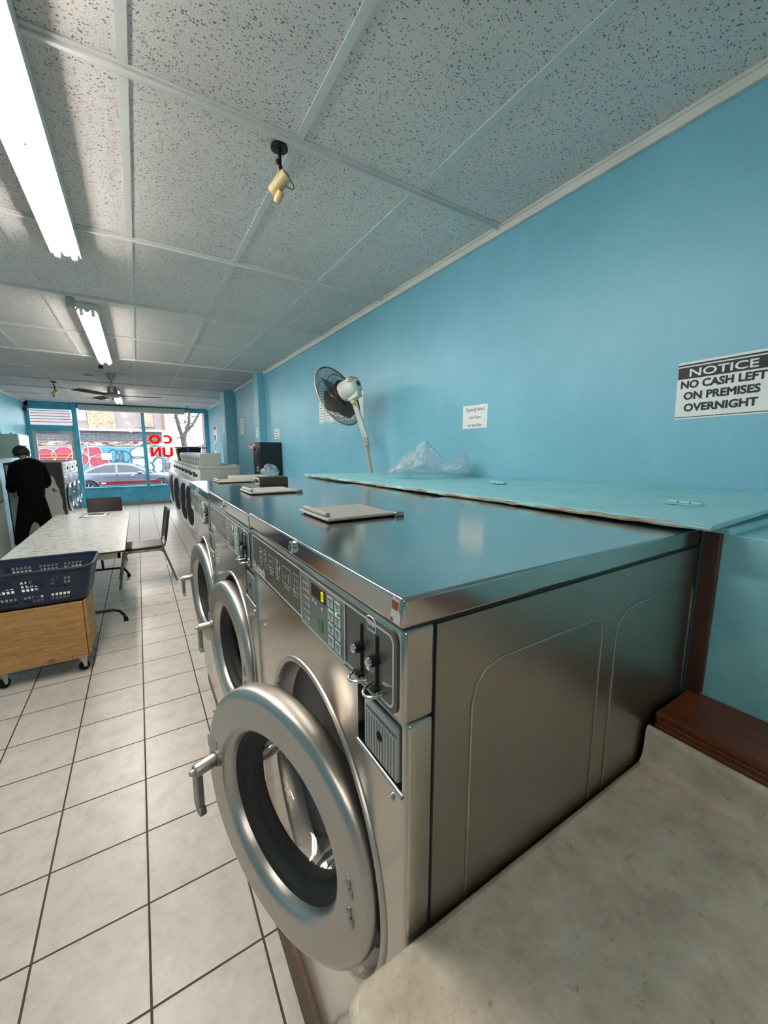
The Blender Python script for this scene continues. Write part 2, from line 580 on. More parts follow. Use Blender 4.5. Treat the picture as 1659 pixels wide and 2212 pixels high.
def thing(name, label, cat, loc=(0, 0, 0), rz=0.0, group=None):
    o = bpy.data.objects.new(name, None)
    COL.objects.link(o)
    o.empty_display_size = .1
    o.location = loc
    o.rotation_euler = (0, 0, rz)
    return tag(o, label, cat, group)


def dup(root, loc, rz=None, label=None, group=None):
    r = root.copy()
    COL.objects.link(r)
    r.location = loc
    if rz is not None:
        r.rotation_euler = (0, 0, rz)
    if label:
        r['label'] = label
    if group:
        r['group'] = group
    for ch in list(root.children):
        c = ch.copy()
        COL.objects.link(c)
        c.parent = r
        for g in list(ch.children):
            d = g.copy()
            COL.objects.link(d)
            d.parent = c
    return r


def kids(o, stem):
    return [c for c in o.children if c.name.split('.')[0] == stem]


MIR = Matrix(((0, 0, -1, 0), (-1, 0, 0, 0), (0, 1, 0, 0), (0, 0, 0, 1)))   # writing on a face that looks to -X: text x -> -Y, text y -> +Z


def text_bm(lines, mtx, extrude=.0004):
    """lines: (string, x, y, height, align, boldness, xscale) in the text plane; returns an MB"""
    mb = MB()
    for st, x, y, h, al, bold, xs in lines:
        cu = bpy.data.curves.new('t', 'FONT')
        cu.body = st
        cu.size = h * 1.38
        cu.align_x = al
        cu.extrude = extrude
        if bold < 0:
            cu.offset = -bold * h
            bold = 0
        cu.resolution_u = 3
        ob = bpy.data.objects.new('t', cu)
        COL.objects.link(ob)
        bpy.context.view_layer.update()
        me = bpy.data.meshes.new_from_object(ob.evaluated_get(bpy.context.evaluated_depsgraph_get()))
        me.transform(Matrix.Diagonal((xs, 1, 1, 1)))
        # bold: the same outline struck again, shifted a little each way
        b_ = bold * h
        px, py = x, y
        for kk, (dx_, dy_) in enumerate(((0, 0),) if not bold else ((0, 0), (1, 0), (-1, 0), (0, 1), (0, -1), (.7, .7), (.7, -.7), (-.7, .7), (-.7, -.7))):
            m2 = me.copy()
            m2.transform(mtx @ Matrix.Translation((px + dx_ * b_, py + dy_ * b_, kk * 2.5e-5)))
            mb.bm.from_mesh(m2)
            bpy.data.meshes.remove(m2)
        bpy.data.objects.remove(ob)
        bpy.data.meshes.remove(me)
        bpy.data.curves.remove(cu)
    return mb


def rrect(w, h, r, n=5):
    """rounded rectangle outline centred on 0"""
    out = []
    for cx, cy, a in ((w / 2 - r, h / 2 - r, 0), (-w / 2 + r, h / 2 - r, 90), (-w / 2 + r, -h / 2 + r, 180), (w / 2 - r, -h / 2 + r, 270)):
        for k in range(n + 1):
            t = math.radians(a + 90 * k / n)
            out.append((cx + r * math.cos(t), cy + r * math.sin(t)))
    return out

# ------------------------------------------------------------------ the room
H = 2.89
XR, XL, YW, YB = 1.89, -2.42, 13.85, -5.6
TH = .15
struct(MB().box(XL - TH, 2.2, YB - TH, YW + .25, -.12, 0).build('floor', 'floor'))
struct(MB().box(XL - TH, 2.2, YB - TH, YW + .25, H, H + .12).build('ceiling', 'ceiling'))
w = MB().box(XR, XR + .31, YB, 9.29, 0, H)
w.box(1.768, XR, 6.83, 7.12, 0, H)               # first pilaster
w.box(1.68, 2.2, 9.29, 9.74, 0, H)               # second pilaster
w.box(1.98, 2.2, 9.74, YW + .1, 0, H)
struct(w.build('wall_right', 'wall', bevel=.006))
struct(MB().box(XL - TH, XL, YB, YW + .1, 0, H).build('wall_left', 'wall'))
struct(MB().box(XL - TH, 2.2, YB - TH, YB, 0, H).build('wall_back', 'backwall'))

# ceiling bars: flat runners along the room, deeper cross bars
g = MB()
for k in range(-4, 3):
    x = .062 + .61 * k
    g.box(x - .016, x + .016, YB, YW, H - .004, H + .001)
struct(g.build('trim_1', 'tbar'))
g = MB()
k = 0
y = 1.775 - 1.27 * 6
while y < YW:
    if y > YB:
        x1 = XR if y < 9.2 else (1.68 if y < 9.8 else 1.98)
        g.box(XL, x1, y - .014, y + .004, H - .020, H + .001)
        g.box(XL, x1, y - .03, y + .022, H - .008, H + .001)
    y += 1.27
struct(g.build('trim_2', 'tbar', bevel=.002))
g = MB()
for x0, x1, y0, y1 in ((XR - .022, XR, YB, 6.83), (XR - .022, XR, 7.12, 9.29), (1.958, 1.98, 9.74, YW), (XL, XL + .03, YB, YW)):
    g.box(x0, x1, y0, y1, H - .045, H)
    g.box(min(x0, x1) - (0.012 if x0 > 0 else 0), max(x0, x1) + (0 if x0 > 0 else .012), y0, y1, H - .012, H + .001)
struct(g.build('trim_3', 'trim', bevel=.003))

# window wall ------------------------------------------------------
YI = YW           # inner face of the frame
f = MB()
f.box(XL, -2.33, YI, YI + .12, 0, H)                    # left jamb
f.box(XL, 2.0, YI, YI + .12, 2.76, H)                   # header
f.box(-2.33, -1.45, YI, YI + .12, 2.70, 2.76)
f.box(-2.33, -1.45, YI, YI + .12, 2.14, 2.28)           # rail over the door
f.box(-1.45, -1.335, YI - .02, YI + .12, 0, H)          # post
f.box(1.875, 2.0, YI, YI + .14, 0, H)                   # right jamb
f.box(.155, .245, YI, YI + .10, .54, 2.76)              # mullion
f.box(1.86, 1.98, YI - .05, YI, 0, H)
struct(f.build('trim_4', 'frame', bevel=.006))
struct(MB().box(-1.335, 1.98, YI, YI + .12, .08, .545).box(-1.335, 1.98, YI - .03, YI + .12, .525, .56).build('wall_front', 'frame', bevel=.005))
struct(MB().box(-1.335, 1.98, YI - .035, YI, 0, .085).build('baseboard_front', 'tubegrey', bevel=.004))
struct(MB().box(-1.335, .155, YI + .05, YI + .058, .56, 2.76).build('window_1', 'pane'))
struct(MB().box(.245, 1.875, YI + .05, YI + .058, .56, 2.76).build('window_2', 'pane'))
o = struct(MB().box(-2.33, -1.45, YI + .05, YI + .056, 2.28, 2.70).build('window_3', 'pane'))
lv = MB()
for z in (2.365, 2.44, 2.515, 2.59, 2.655):
    lv.box(-2.32, -1.46, YI + .03, YI + .045, z - .008, z + .008)
lv.build('louver_bar', 'frame', o)
door = struct(MB().box(-2.33, -2.25, YI + .02, YI + .08, .02, 2.13).box(-1.53, -1.45, YI + .02, YI + .08, .02, 2.13).box(-2.25, -1.53, YI + .02, YI + .08, 2.05, 2.13)
              .box(-2.25, -1.53, YI + .02, YI + .08, .02, .3).build('door_1', 'greyenamel', bevel=.004))
MB().box(-2.25, -1.53, YI + .045, YI + .052, .3, 2.05).build('door_glass', 'pane', door)
MB().box(-1.50, -1.48, YI - .03, YI + .02, .98, 1.02).box(-1.50, -1.48, YI - .045, YI - .025, .85, 1.02).build('door_handle', 'chrome', door, bevel=.004)
MB().box(-2.2, -1.75, YI - .03, YI + .02, 2.08, 2.14).build('door_closer', 'cast', door, bevel=.006)

# roller blind box over the window
t = thing('blind_box', 'long pale grey roller blind box across the top of the shop window', 'blind', (0, YI - .06, 2.72))
MB().box(-1.29, 1.33, -.05, .058, 0, .13).build('box', 'greyenamel', t, bevel=.01)
MB().box(-1.27, 1.31, -.02, 0, -.03, .0).build('bottom_bar', 'white', t, bevel=.004)

# red mirrored lettering stuck on the window, each letter a thing
LT, LD = .082, .002          # stroke width and thickness of the vinyl


def letter(ch, xc, z0, w_, h_, lab):
    """thick letter cut from vinyl; the shape is the one seen from inside the shop"""
    mb = MB()
    a_, b_ = w_ / 2, h_ / 2
    if ch in 'OC':
        n_ = 40
        a0, a1 = (0, 360) if ch == 'O' else (-136, 136)       # the gap of the mirrored C opens to the left
        ks = [math.radians(a0 + (a1 - a0) * k / n_) for k in range(n_ + 1)]
        rs = []
        for t_ in ks:
            c_, s_ = math.cos(t_), math.sin(t_)
            o_ = (a_ * c_, b_ + b_ * s_)
            q_ = ((a_ - LT) * c_, b_ + (b_ - LT * .78) * s_)
            rs.append([(o_[0], 0, o_[1]), (q_[0], 0, q_[1]), (q_[0], LD, q_[1]), (o_[0], LD, o_[1])])
        mb.rings(rs, True, ch == 'C', ch == 'C')
    elif ch == 'U':
        out = [(-a_, h_), (-a_, b_ * .62)] + [(a_ * math.cos(math.radians(t_)), b_ * .62 + b_ * .62 * math.sin(math.radians(t_))) for t_ in range(190, 351, 10)] + [(a_, b_ * .62), (a_, h_)]
        inn = [(a_ - LT, h_), (a_ - LT, b_ * .66)] + [((a_ - LT) * math.cos(math.radians(t_)), b_ * .66 + (b_ * .66 - LT * .8) * math.sin(math.radians(t_))) for t_ in range(350, 189, -10)] + [(-a_ + LT, b_ * .66), (-a_ + LT, h_)]
        rs = [[(p[0], 0, p[1]), (q[0], 0, q[1]), (q[0], LD, q[1]), (p[0], LD, p[1])] for p, q in zip(out, inn[::-1])]
        mb.rings(rs, True, True, True)
    else:
        # mirrored N: the slanting stroke runs from lower left to upper right
        P_ = [(-a_, 0), (-a_ + LT * .95, 0), (a_ - LT * .95, h_ - LT * 1.25), (a_ - LT * .95, 0), (a_, 0), (a_, h_), (a_ - LT * .95, h_), (-a_ + LT * .95, LT * 1.25), (-a_ + LT * .95, h_), (-a_, h_)]
        mb.prism(P_, (0, 0, 0), (1, 0, 0), (0, 0, 1), (0, LD, 0))
    tag(mb.build('window_letter', 'redvinyl', sharp=20, mtx=Matrix.Translation((xc, YI + .044, z0)), origin=(xc, YI + .044, z0)), lab, 'letter', 'red letters on the shop window')


letter('C', .785, 1.80, .30, .275, 'red vinyl letter C seen from behind, right one of the upper pair on the window')
letter('O', .470, 1.80, .31, .275, 'red vinyl letter O on the window beside the blue mullion, upper pair')
letter('U', .790, 1.40, .29, .30, 'red vinyl letter U on the window half covered by the black bin bag')
letter('N', .470, 1.42, .28, .285, 'red vinyl letter N seen from behind, below the letter O')


# ------------------------------------------------------------------ fluorescent fixtures
def fixture(label, x, y0, y1, first=None):
    if first is not None:
        return dup(first, (x, y0, H), label=label)
    L = y1 - y0
    t = thing('fluorescent_light', label, 'ceiling light', (x, y0, H), group='twin tube fluorescent lights along the ceiling')
    MB().prism([(-.078, 0), (.078, 0), (.078, -.074), (.072, -.074), (.062, -.056), (.022, -.056), (.012, -.074), (-.012, -.074), (-.022, -.056), (-.062, -.056), (-.072, -.074), (-.078, -.074)], (0, 0, 0), (1, 0, 0), (0, 0, 1), (0, L, 0)).build('housing', 'fixture', t, sharp=20, bevel=.003)
    for s in (-1, 1):
        MB().cyl((s * .042, .05, -.082), (s * .042, L - .035, -.082), .0165, n=16).build('tube', 'tube', t)
        for yy, d in ((.03, 1), (L - .03, -1)):
            MB().box(s * .042 - .013, s * .042 + .013, yy - .012, yy + .012, -.100, -.03).build('tube_socket', 'white', t, bevel=.003)
        MB().cyl((s * .042, L - .036, -.082), (s * .042, L + .02, -.082), .006, n=8).cyl((s * .042, L + .016, -.082), (s * .042, L + .045, -.082), .003, n=8).build('tube_pin', 'chrome', t)
    MB().cyl((0, L * .55, -.081), (0, L * .55, -.076), .006, n=10).build('screw', 'dark', t)
    return t


lt = fixture('twin tube fluorescent light nearest the camera, at the upper left', -.278, .90, 3.33)
fixture('second twin tube fluorescent light from the camera, in mid ceiling', -.278, 4.50, 0, lt)
fixture('unseen added twin tube fluorescent light behind the camera', -.278, -4.0, 0, lt)  # unseen extra light, added to brighten the counter and near washers
fixture('small looking twin tube fluorescent light nearest the window, behind the ceiling fan', -.30, 10.1, 0, lt)

# ------------------------------------------------------------------ plinth, counter, pipe chase
for y0, y1, h, lb in ((.39, 1.205, .15, 'nearest'), (1.207, 2.022, .143, 'middle'), (2.024, 2.86, .135, 'farthest')):
    tag(MB().box(.295, 1.16, y0, y1, 0, h).build('concrete_plinth', 'concrete', origin=(.295, y0, 0)), 'low grey concrete plinth under the %s stainless steel washer' % lb, 'plinth')
kb = MB()
kb.box(.272, .293, -1.2, 1.93, 0, .152)
tag(kb.build('kick_board', 'rawwood', bevel=.002), 'worn dark wooden board along the floor below the nearest washer', 'board')

t = thing('counter', 'speckled beige laminate counter with a backsplash beside the nearest washer', 'counter', (.168, -1.2, 0))
poly = [(0, 0), (.797, 0), (.797, 1.585), (.035, 1.585), (.022, 1.582), (.010, 1.574), (.003, 1.562), (0, 1.548)]
MB().prism(poly, (0, 0, .861), (1, 0, 0), (0, 1, 0), (0, 0, .044)).build('worktop', 'laminate', t, bevel=.012, seg=3)
MB().prism([(.765, .903), (.799, .903), (.799, .985), (.792, .987), (.786, .984), (.783, .976), (.782, .935), (.779, .921), (.774, .911)], (0, 0, 0), (1, 0, 0), (0, 0, 1), (0, 1.581, 0)).build('backsplash', 'laminate', t, sharp=50)
MB().box(.135, .79, 0, 1.57, 0, .862).build('cabinet', 'offwhite', t, bevel=.004)
t2 = thing('wooden_ledge', 'varnished brown wooden ledge behind the counter backsplash', 'ledge', (.965, -1.2, .962))
MB().box(.022, .198, 0, 1.58, 0, .05).build('ledge_top', 'redwood', t2, bevel=.004)
MB().box(.004, .022, 0, 1.572, -.0, .03).build('front_strip', 'redwood', t2, bevel=.003)
MB().box(.016, .03, 0, 1.575, .025, .036).build('moulding', 'redwood', t2, bevel=.004)

t = thing('pipe_chase', 'light blue boxed-in pipe chase along the wall behind the washers', 'box', (1.165, -1.2, 0))
MB().prism([(0, 0), (3.9, 0), (3.9, 1.407), (1.545, 1.437), (1.538, 1.424), (0, 1.424)], (0, 0, 0), (0, 1, 0), (0, 0, 1), (.724, 0, 0)).build('body', 'board', t, bevel=.003)
MB().box(-.014, .012, 1.552, 1.586, 1.0135, 1.424).build('corner_strip', 'darkwood', t, bevel=.003)
t = thing('low_pipe_box', 'lower light blue pipe box along the wall under the change machine', 'box', (1.165, 2.71, 0))
MB().box(.0, .724, 0, 3.8, 0, 1.225).build('body', 'board', t, bevel=.004)
# the hinged lid board lies on the chase
t = thing('chase_lid', 'light blue painted board lying on the pipe chase with chipped front edge', 'board', (1.06, .342, 1.44))
lid_b = [(0, 0, .003), (.826, 0, .025), (.826, 2.56, -.026), (.01, 2.56, -.016)]
lid_t = [(p[0], p[1], p[2] + .013) for p in lid_b]
MB().hexa(lid_b, lid_t).build('board', 'board', t, bevel=.002)
ce = MB()
random.seed(3)
pts = []
n = 70
for i in range(n + 1):
    f_ = i / n
    pts.append((-.0022 + .012 * f_ * .83, 2.56 * f_, .008 - .019 * f_ + random.uniform(-.0015, .0015)))
ce.tube(pts, [.0058 + random.uniform(-.0012, .0012) for _ in pts], 6)
ce.build('chipped_edge', 'chip', t)


def lid_z(x, y):
    u, v = x / .826, y / 2.56
    return (lid_t[0][2] * (1 - u) + lid_t[1][2] * u) * (1 - v) + (lid_t[3][2] * (1 - u) + lid_t[2][2] * u) * v


for hx, hy in ((.30, .17), (.48, 1.05), (.60, 2.03)):
    z = lid_z(hx, hy)
    hb = MB()
    for dy in (-.03, 0.0, .03):
        hb.cyl((hx, hy + dy - .013, z + .005), (hx, hy + dy + .013, z + .005), .005, n=10)
    hb.box(hx - .022, hx + .022, hy - .043, hy + .043, z - .001, z + .002)
    hb.build('hinge', 'board', t, bevel=.001)

# ------------------------------------------------------------------ stainless steel washers
WW, WD, WH = .815, .875, 1.282          # width (y), depth (x), height of one machine
WZ = .152
DCY, DCZ, DR = .371, .682, .283         # door centre on the front, radius


def washer():
    t = thing('washing_machine', 'nearest stainless steel front-loading washer, beside the counter, door swung open', 'washing machine', (.28, .388, WZ), group='stainless steel washers in a row')
    fp = MB().box(0, .045, .003, WW - .003, .012, 1.098).build('front_panel', 'steel', t, bevel=.006, seg=3)
    cu = MB()
    cu.cyl((-.1, DCY, DCZ), (.2, DCY, DCZ), .300, n=96)
    cu.mi = 0
    cu.box(-.1, .2, .016, .148, .980, 1.090)
    bake(fp)
    cut(fp, cu)
    MB().box(-.008, .045, .003, WW - .003, 1.100, 1.236).build('control_housing', 'steel', t, bevel=.006, seg=3)
    sd = MB()
    sd.box(.047, WD, .003, .010, .012, 1.234)
    sd.box(.047, WD, WW - .010, WW - .003, .012, 1.234)
    sd.box(WD - .006, WD, .010, WW - .010, .012, 1.234)
    sd.box(.047, WD - .006, .010, WW - .010, .012, .022)
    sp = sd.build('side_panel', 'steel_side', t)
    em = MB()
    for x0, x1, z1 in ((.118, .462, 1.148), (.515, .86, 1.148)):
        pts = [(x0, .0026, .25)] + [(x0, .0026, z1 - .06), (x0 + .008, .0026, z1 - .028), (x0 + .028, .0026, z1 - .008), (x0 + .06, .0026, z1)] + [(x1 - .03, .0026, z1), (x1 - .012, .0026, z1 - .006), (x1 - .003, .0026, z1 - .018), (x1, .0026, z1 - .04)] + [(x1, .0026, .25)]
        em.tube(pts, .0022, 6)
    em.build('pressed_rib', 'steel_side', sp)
    MB().box(.0455, .0475, .006, WW - .006, .012, 1.232).build('seam', 'dark', t)
    MB().box(-.012, WD, .001, WW - .001, 1.240, WH).build('top_lid', 'steel_top', t, bevel=.005, seg=3)
    MB().box(-.004, WD, .006, WW - .006, 1.234, 1.241).build('lid_gap', 'dark', t)
    for x in (.08, WD - .08):
        for y in (.08, WW - .08):
            MB().cyl((x, y, -.002), (x, y, .014), .03, n=14).build('levelling_foot', 'black', t)
    # lock on the lid's front lip
    lk = MB().lathe([(.013, 0), (.013, .006), (.010, .009), (.007, .009), (.006, .006), (.0005, .006)], (-.011, .417, 1.262), (-1, 0, 0), 24).build('lid_lock', 'chrome', t)
    MB().box(-.0195, -.016, .4155, .4185, 1.2575, 1.2665).build('keyhole', 'dark', lk)
    for y, z in ((.042, .958), (.742, .95)):
        MB().lathe([(.006, -.001), (.006, .002), (.004, .004), (.0005, .0045)], (0, y, z), (-1, 0, 0), 12, cap0=False).build('panel_screw', 'chrome', t)
    # soap hopper flap on top
    fl = MB().box(.118, .325, .530, .742, WH + .004, WH + .012).build('soap_flap', 'flap', t, bevel=.003)
    MB().box(.122, .136, .552, .72, WH + .012, WH + .024).build('flap_grip', 'flap', fl, bevel=.004, seg=3)
    MB().box(.322, .352, .522, .556, WH - .0, WH + .013).build('flap_hinge', 'cast', fl, bevel=.003)
    MB().box(.13, .318, .54, .732, WH - .001, WH + .004).build('flap_seal', 'black', fl)

    # control fascia ----------------------------------------------
    zc, hc = 1.168, .122
    fa = MB().prism(rrect(WW - .03, hc, .016), (-.0105, WW / 2, zc), (0, -1, 0), (0, 0, 1), (.003, 0, 0)).build('control_fascia', 'fascia', t)
    ou, inn = rrect(WW - .044, hc - .014, .012), rrect(WW - .050, hc - .020, .010)
    bl = MB()
    bl.rings([[(-.0107, WW / 2 - p[0], zc + p[1]) for p in ou], [(-.0113, WW / 2 - p[0], zc + p[1]) for p in ou], [(-.0113, WW / 2 - p[0], zc + p[1]) for p in inn], [(-.0107, WW / 2 - p[0], zc + p[1]) for p in inn]])
    bl.build('border_line', 'ink', fa, sharp=20)
    # keypad
    ky, kz, kw, kh = .274, 1.166, .212, .112
    kp = MB().prism(rrect(kw, kh, .008), (-.0118, ky, kz), (0, -1, 0), (0, 0, 1), (.0018, 0, 0)).build('keypad', 'pad', t)
    def frame(y, z, w_, h_, r_, th, mb, x=-.0122):
        a, b = rrect(w_, h_, r_), rrect(w_ - 2 * th, h_ - 2 * th, max(r_ - th, .0008))
        mb.rings([[(x + .0006, y - p[0], z + p[1]) for p in a], [(x, y - p[0], z + p[1]) for p in a], [(x, y - p[0], z + p[1]) for p in b], [(x + .0006, y - p[0], z + p[1]) for p in b]])
    ln = MB()
    frame(ky, kz, kw, kh, .008, .0028, ln)
    ln.build('pad_frame', 'key', kp, sharp=20)
    ln = MB()
    frame(ky + .078, kz, .046, kh - .016, .004, .0009, ln)
    ln.build('pad_line', 'inkdim', kp, sharp=20)
    ln = MB()
    frame(ky - .065, kz, .064, kh - .010, .004, .0009, ln)
    ln.build('pad_line', 'inkdim', kp, sharp=20)
    wr = MB()
    for k in range(6):
        z = kz + .035 - k * .0145
        wr.box(-.0122, -.0117, ky + .086, ky + .089, z - .0015, z + .0015)
        wr.box(-.0122, -.0117, ky + .067, ky + .083 - .003 * (k % 2), z - .001, z + .001)
        wr.box(-.0122, -.0117, ky + .058, ky + .063, z - .003, z + .003)
    for yy, zz in ((.022, .010), (.034, .013), (-.008, .008)):
        MB().box(-.0122, -.0117, ky + yy - .004, ky + yy + .004, kz + zz - .003, kz + zz + .003).build('pad_icon', 'ink', kp)
    wr.build('pad_print', 'ink', kp)
    MB().box(-.0126, -.0116, ky - .026, ky + .042, kz + .021, kz + .047).build('display', 'glassdark', kp, bevel=.0004)
    dg = MB()
    y0, z0 = ky - .018, kz + .025
    for a, b, c_, d in ((0, .010, 0, .0022), (0, .010, .0158, .018), (0, .0022, 0, .018), (.0078, .010, 0, .018)):
        dg.box(-.0131, -.0127, y0 + a, y0 + b, z0 + c_, z0 + d)
    dg.build('digit', 'digit', kp)
    MB().box(-.013, -.0117, ky - .012, ky + .014, kz - .038, kz - .012).build('start_button', 'green', kp, bevel=.0006)
    for r_ in range(4):
        for c_ in range(2):
            yy = ky - .050 - c_ * .029
            zz = kz + .036 - r_ * .0245
            b = MB().box(-.0134, -.0117, yy - .0115, yy + .0115, zz - .0098, zz + .0098).build('wash_button', 'key', t, bevel=.0008)
            p = MB()
            p.box(-.0137, -.0133, yy - .0075, yy + .0075, zz + .0035, zz + .0062)
            p.box(-.0137, -.0133, yy - .0055, yy + .0055, zz - .0012, zz + .0014)
            p.box(-.0137, -.0133, yy - .0035, yy + .0035, zz - .006, zz - .004)
            p.build('button_print', 'greyprint', b)
    MB().cyl((-.0132, ky - .072, kz + .0235), (-.0115, ky - .072, kz + .0235), .0016, n=8).build('status_lamp', 'led', kp)
    # maker's name and pictograms
    text_bm([('Huebsch', 0, 0, .028, 'LEFT', .03, .95)], Matrix.Translation((-.0108, .793, 1.116)) @ MIR, .0003).build('brand_name', 'ink', fa)
    pg = MB()
    for k, (yy, w_) in enumerate(((.700, .030), (.656, .030), (.604, .044), (.548, .036), (.478, .060), (.412, .042))):
        zz = 1.178 + .002 * (k % 2)
        frame(yy, zz, w_, .042, .003, .0011, pg, -.0110)
        if k in (0, 1):
            pg.box(-.0110, -.0106, yy - .008, yy + .008, zz + .006, zz + .012)
            pg.cyl((-.0110, yy, zz - .006), (-.0106, yy, zz - .006), .006, n=12)
        elif k == 2:
            frame(yy, zz - .003, .026, .018, .003, .0011, pg, -.0110)
        elif k == 3:
            for a in (-1, 0, 1):
                pg.box(-.0110, -.0106, yy - .006, yy + .006, zz + a * .012 - .004, zz + a * .012 + .004)
            pg.prism([(0, 0), (.012, .012), (.015, .004), (.006, -.008)], (-.0110, yy - .010, zz), (0, -1, 0), (0, 0, 1), (.0004, 0, 0))
        elif k == 4:
            pg.box(-.0110, -.0106, yy - .02, yy - .013, zz - .012, zz + .008)
            pg.box(-.0110, -.0106, yy + .006, yy + .02, zz - .004, zz - .002)
            pg.box(-.0110, -.0106, yy + .006, yy + .008, zz - .012, zz + .008)
        else:
            for a in (-.007, .007):
                pg.box(-.0110, -.0106, yy + a - .0005, yy + a + .0005, zz - .018, zz + .018)
                pg.box(-.0110, -.0106, yy - .018, yy + .018, zz + a - .0005, zz + a + .0005)
            pg.ell((-.0108, yy + .012, zz - .02), (.0004, .006, .008), 10, 6)
        pg.box(-.0110, -.0106, yy - w_ * .3, yy + w_ * .3, zz - .0295, zz - .0275)
    pg.build('pictograms', 'inkdim', fa)
    # coin slots
    for yy, zz in ((.112, 0), (.066, 0)):
        cs = MB().box(-.0125, -.010, yy - .003, yy + .003, 1.178 + zz, 1.206 + zz).box(-.0125, -.010, yy - .0035, yy + .0035, 1.128 + zz, 1.160 + zz).build('coin_slot', 'black', t, bevel=.001)
        MB().lathe([(.0085, -.003), (.0085, .010), (.0075, .013)], (-.010, yy, 1.170 + zz), (-1, 0, 0), 18).build('slot_collar', 'black', cs)
        MB().lathe([(.0075, .012), (.007, .0165), (.005, .018), (.0003, .0185)], (-.010, yy + .001, 1.169 + zz), (-1, 0, 0), 18).build('coin_button', 'chrome', cs)
        pts = [(-.011 - .021 * math.sin(a), yy + .0165 * math.cos(a), 1.124 + zz - .004 * math.sin(a)) for a in [PI * k / 14 for k in range(15)]]
        MB().tube(pts, .0026, 8).build('coin_ring', 'chrome', cs)
        MB().box(-.02, -.010, yy - .007, yy + .007, 1.122 + zz, 1.127 + zz).build('coin_shelf', 'black', cs, bevel=.001)
    pl = MB().prism([(-.014, -.004), (-.010, -.008), (.010, -.008), (.014, -.004), (.014, .004), (.010, .008), (-.010, .008), (-.014, .004)], (-.0108, .083, 1.213), (0, -1, .0), (0, 0, 1), (.0006, 0, 0)).build('price_label', 'key', t)
    text_bm([('25¢ $1.00', 0, -.003, .0062, 'CENTER', .01, .72)], Matrix.Translation((-.0116, .083, 1.213)) @ MIR, .0002).build('price_print', 'greyprint', pl)
    pts = [(-.0108, .083 - .013 * math.cos(a), 1.222 + .006 * math.sin(a)) for a in [PI * k / 8 for k in range(9)]]
    MB().tube(pts, .0012, 6).build('printed_arc', 'key', pl)
    # coin box recess
    MB().box(.030, .044, .012, .152, .975, 1.095).build('recess_back', 'dark', t)
    cb = MB().box(-.002, .032, .026, .124, .990, 1.080).build('coin_box', 'cast', t, bevel=.005, seg=3)
    cb.data.materials[0] = M['pad_light']
    cp = MB()
    for k in range(11):
        yy = .034 + k * .0080
        cp.box(-.0026, -.0018, yy - .0006, yy + .0006, .995, 1.058)
    for k in range(14):
        yy = .031 + k * .0064
        cp.box(-.0026, -.0018, yy - .002, yy + .002, 1.0625, 1.068)
    cp.build('coin_box_print', 'greyprint', cb)
    MB().cyl((-.0028, .075, 1.036), (.0, .075, 1.036), .0075, n=16).build('lock_hole', 'black', cb)
    MB().cyl((.001, .014, .9795), (.001, .150, .9795), .0042, n=12).build('recess_lip', 'steel_door', t)

    # drum opening ---------------------------------------------
    MB().lathe([(.3145, .001), (.3130, -.0035), (.3085, -.0055), (.303, -.0045), (.300, -.001), (.2985, .012)], (0, DCY, DCZ), (1, 0, 0), 96).build('opening_rim', 'steel_door', t)
    fn = MB().lathe([(.300, .0), (.298, .018), (.290, .040), (.276, .056), (.258, .064), (.252, .070), (.250, .078)], (0, DCY, DCZ), (1, 0, 0), 72).build('opening_funnel', 'cast', t)
    MB().lathe([(.250, .076), (.246, .068), (.240, .066), (.235, .072), (.235, .10), (.246, .104)], (0, DCY, DCZ), (1, 0, 0), 72).build('drum_lip', 'steel_door', t)
    MB().lathe([(.236, .099), (.234, .110), (.226, .112), (.226, .126)], (0, DCY, DCZ), (1, 0, 0), 64).build('gasket', 'rubber', t)
    MB().lathe([(.226, .124), (.226, .132), (.30, .142), (.31, .16), (.31, .70), (.30, .72), (.002, .73)], (0, DCY, DCZ), (1, 0, 0), 64).build('drum', 'drum', t)
    la = MB()
    la.box(-.001, .07, .640, .668, DCZ - .075, DCZ - .02)
    la.box(.01, .05, .612, .642, DCZ - .06, DCZ - .035)
    la.build('latch', 'blackmetal', t, bevel=.004)
    MB().box(.012, .055, .622, .628, DCZ - .10, DCZ - .052).build('latch_plate', 'chrome', la_o(t), bevel=.002)
    hg = MB().cyl((.024, .094, DCZ - .19), (.024, .094, DCZ - .07), .009, n=14)
    hg.build('hinge', 'steel_door', t, bevel=.002)

    # door: its own frame, hinge edge at local y = 0, outside towards -x
    d = MB().lathe([(.160, .062), (.255, .058), (.277, .052), (DR, .044), (DR, .014), (DR - .004, .005), (DR - .012, .0005), (DR - .018, -.001), (DR - .0195, -.001), (DR - .024, -.001), (.212, -.001), (.2075, -.001), (.206, -.001), (.198, .0005), (.191, .006), (.186, .016), (.181, .034), (.176, .052), (.168, .060), (.160, .062)], (0, DR, 0), (1, 0, 0), 128)
    d = d.build('door', 'steel_door', t, sharp=50)
    d.location = (-.008, DCY - DR, DCZ)
    d.rotation_euler = (0, 0, math.radians(19))
    MB().lathe([(.1835, .024), (.174, .030), (.168, .046), (.160, .052), (.153, .054), (.149, .062), (.149, .078)], (0, DR, 0), (1, 0, 0), 80).build('door_gasket', 'rubber', d)
    MB().lathe([(.150, .070), (.147, .085), (.140, .115), (.130, .140), (.112, .156), (.08, .164), (.001, .167)], (0, DR, 0), (1, 0, 0), 72).build('door_glass', 'bowl', d, sharp=80)
    MB().lathe([(.160, .060), (.156, .072), (.152, .078), (.149, .078)], (0, DR, 0), (1, 0, 0), 72).build('glass_clamp', 'rubber', d)
    hd = MB().lathe([(.0155, .004), (.0155, -.055), (.0135, -.058), (.011, -.058)], (0, .508, .033), (1, 0, 0), 24, cap1=True)
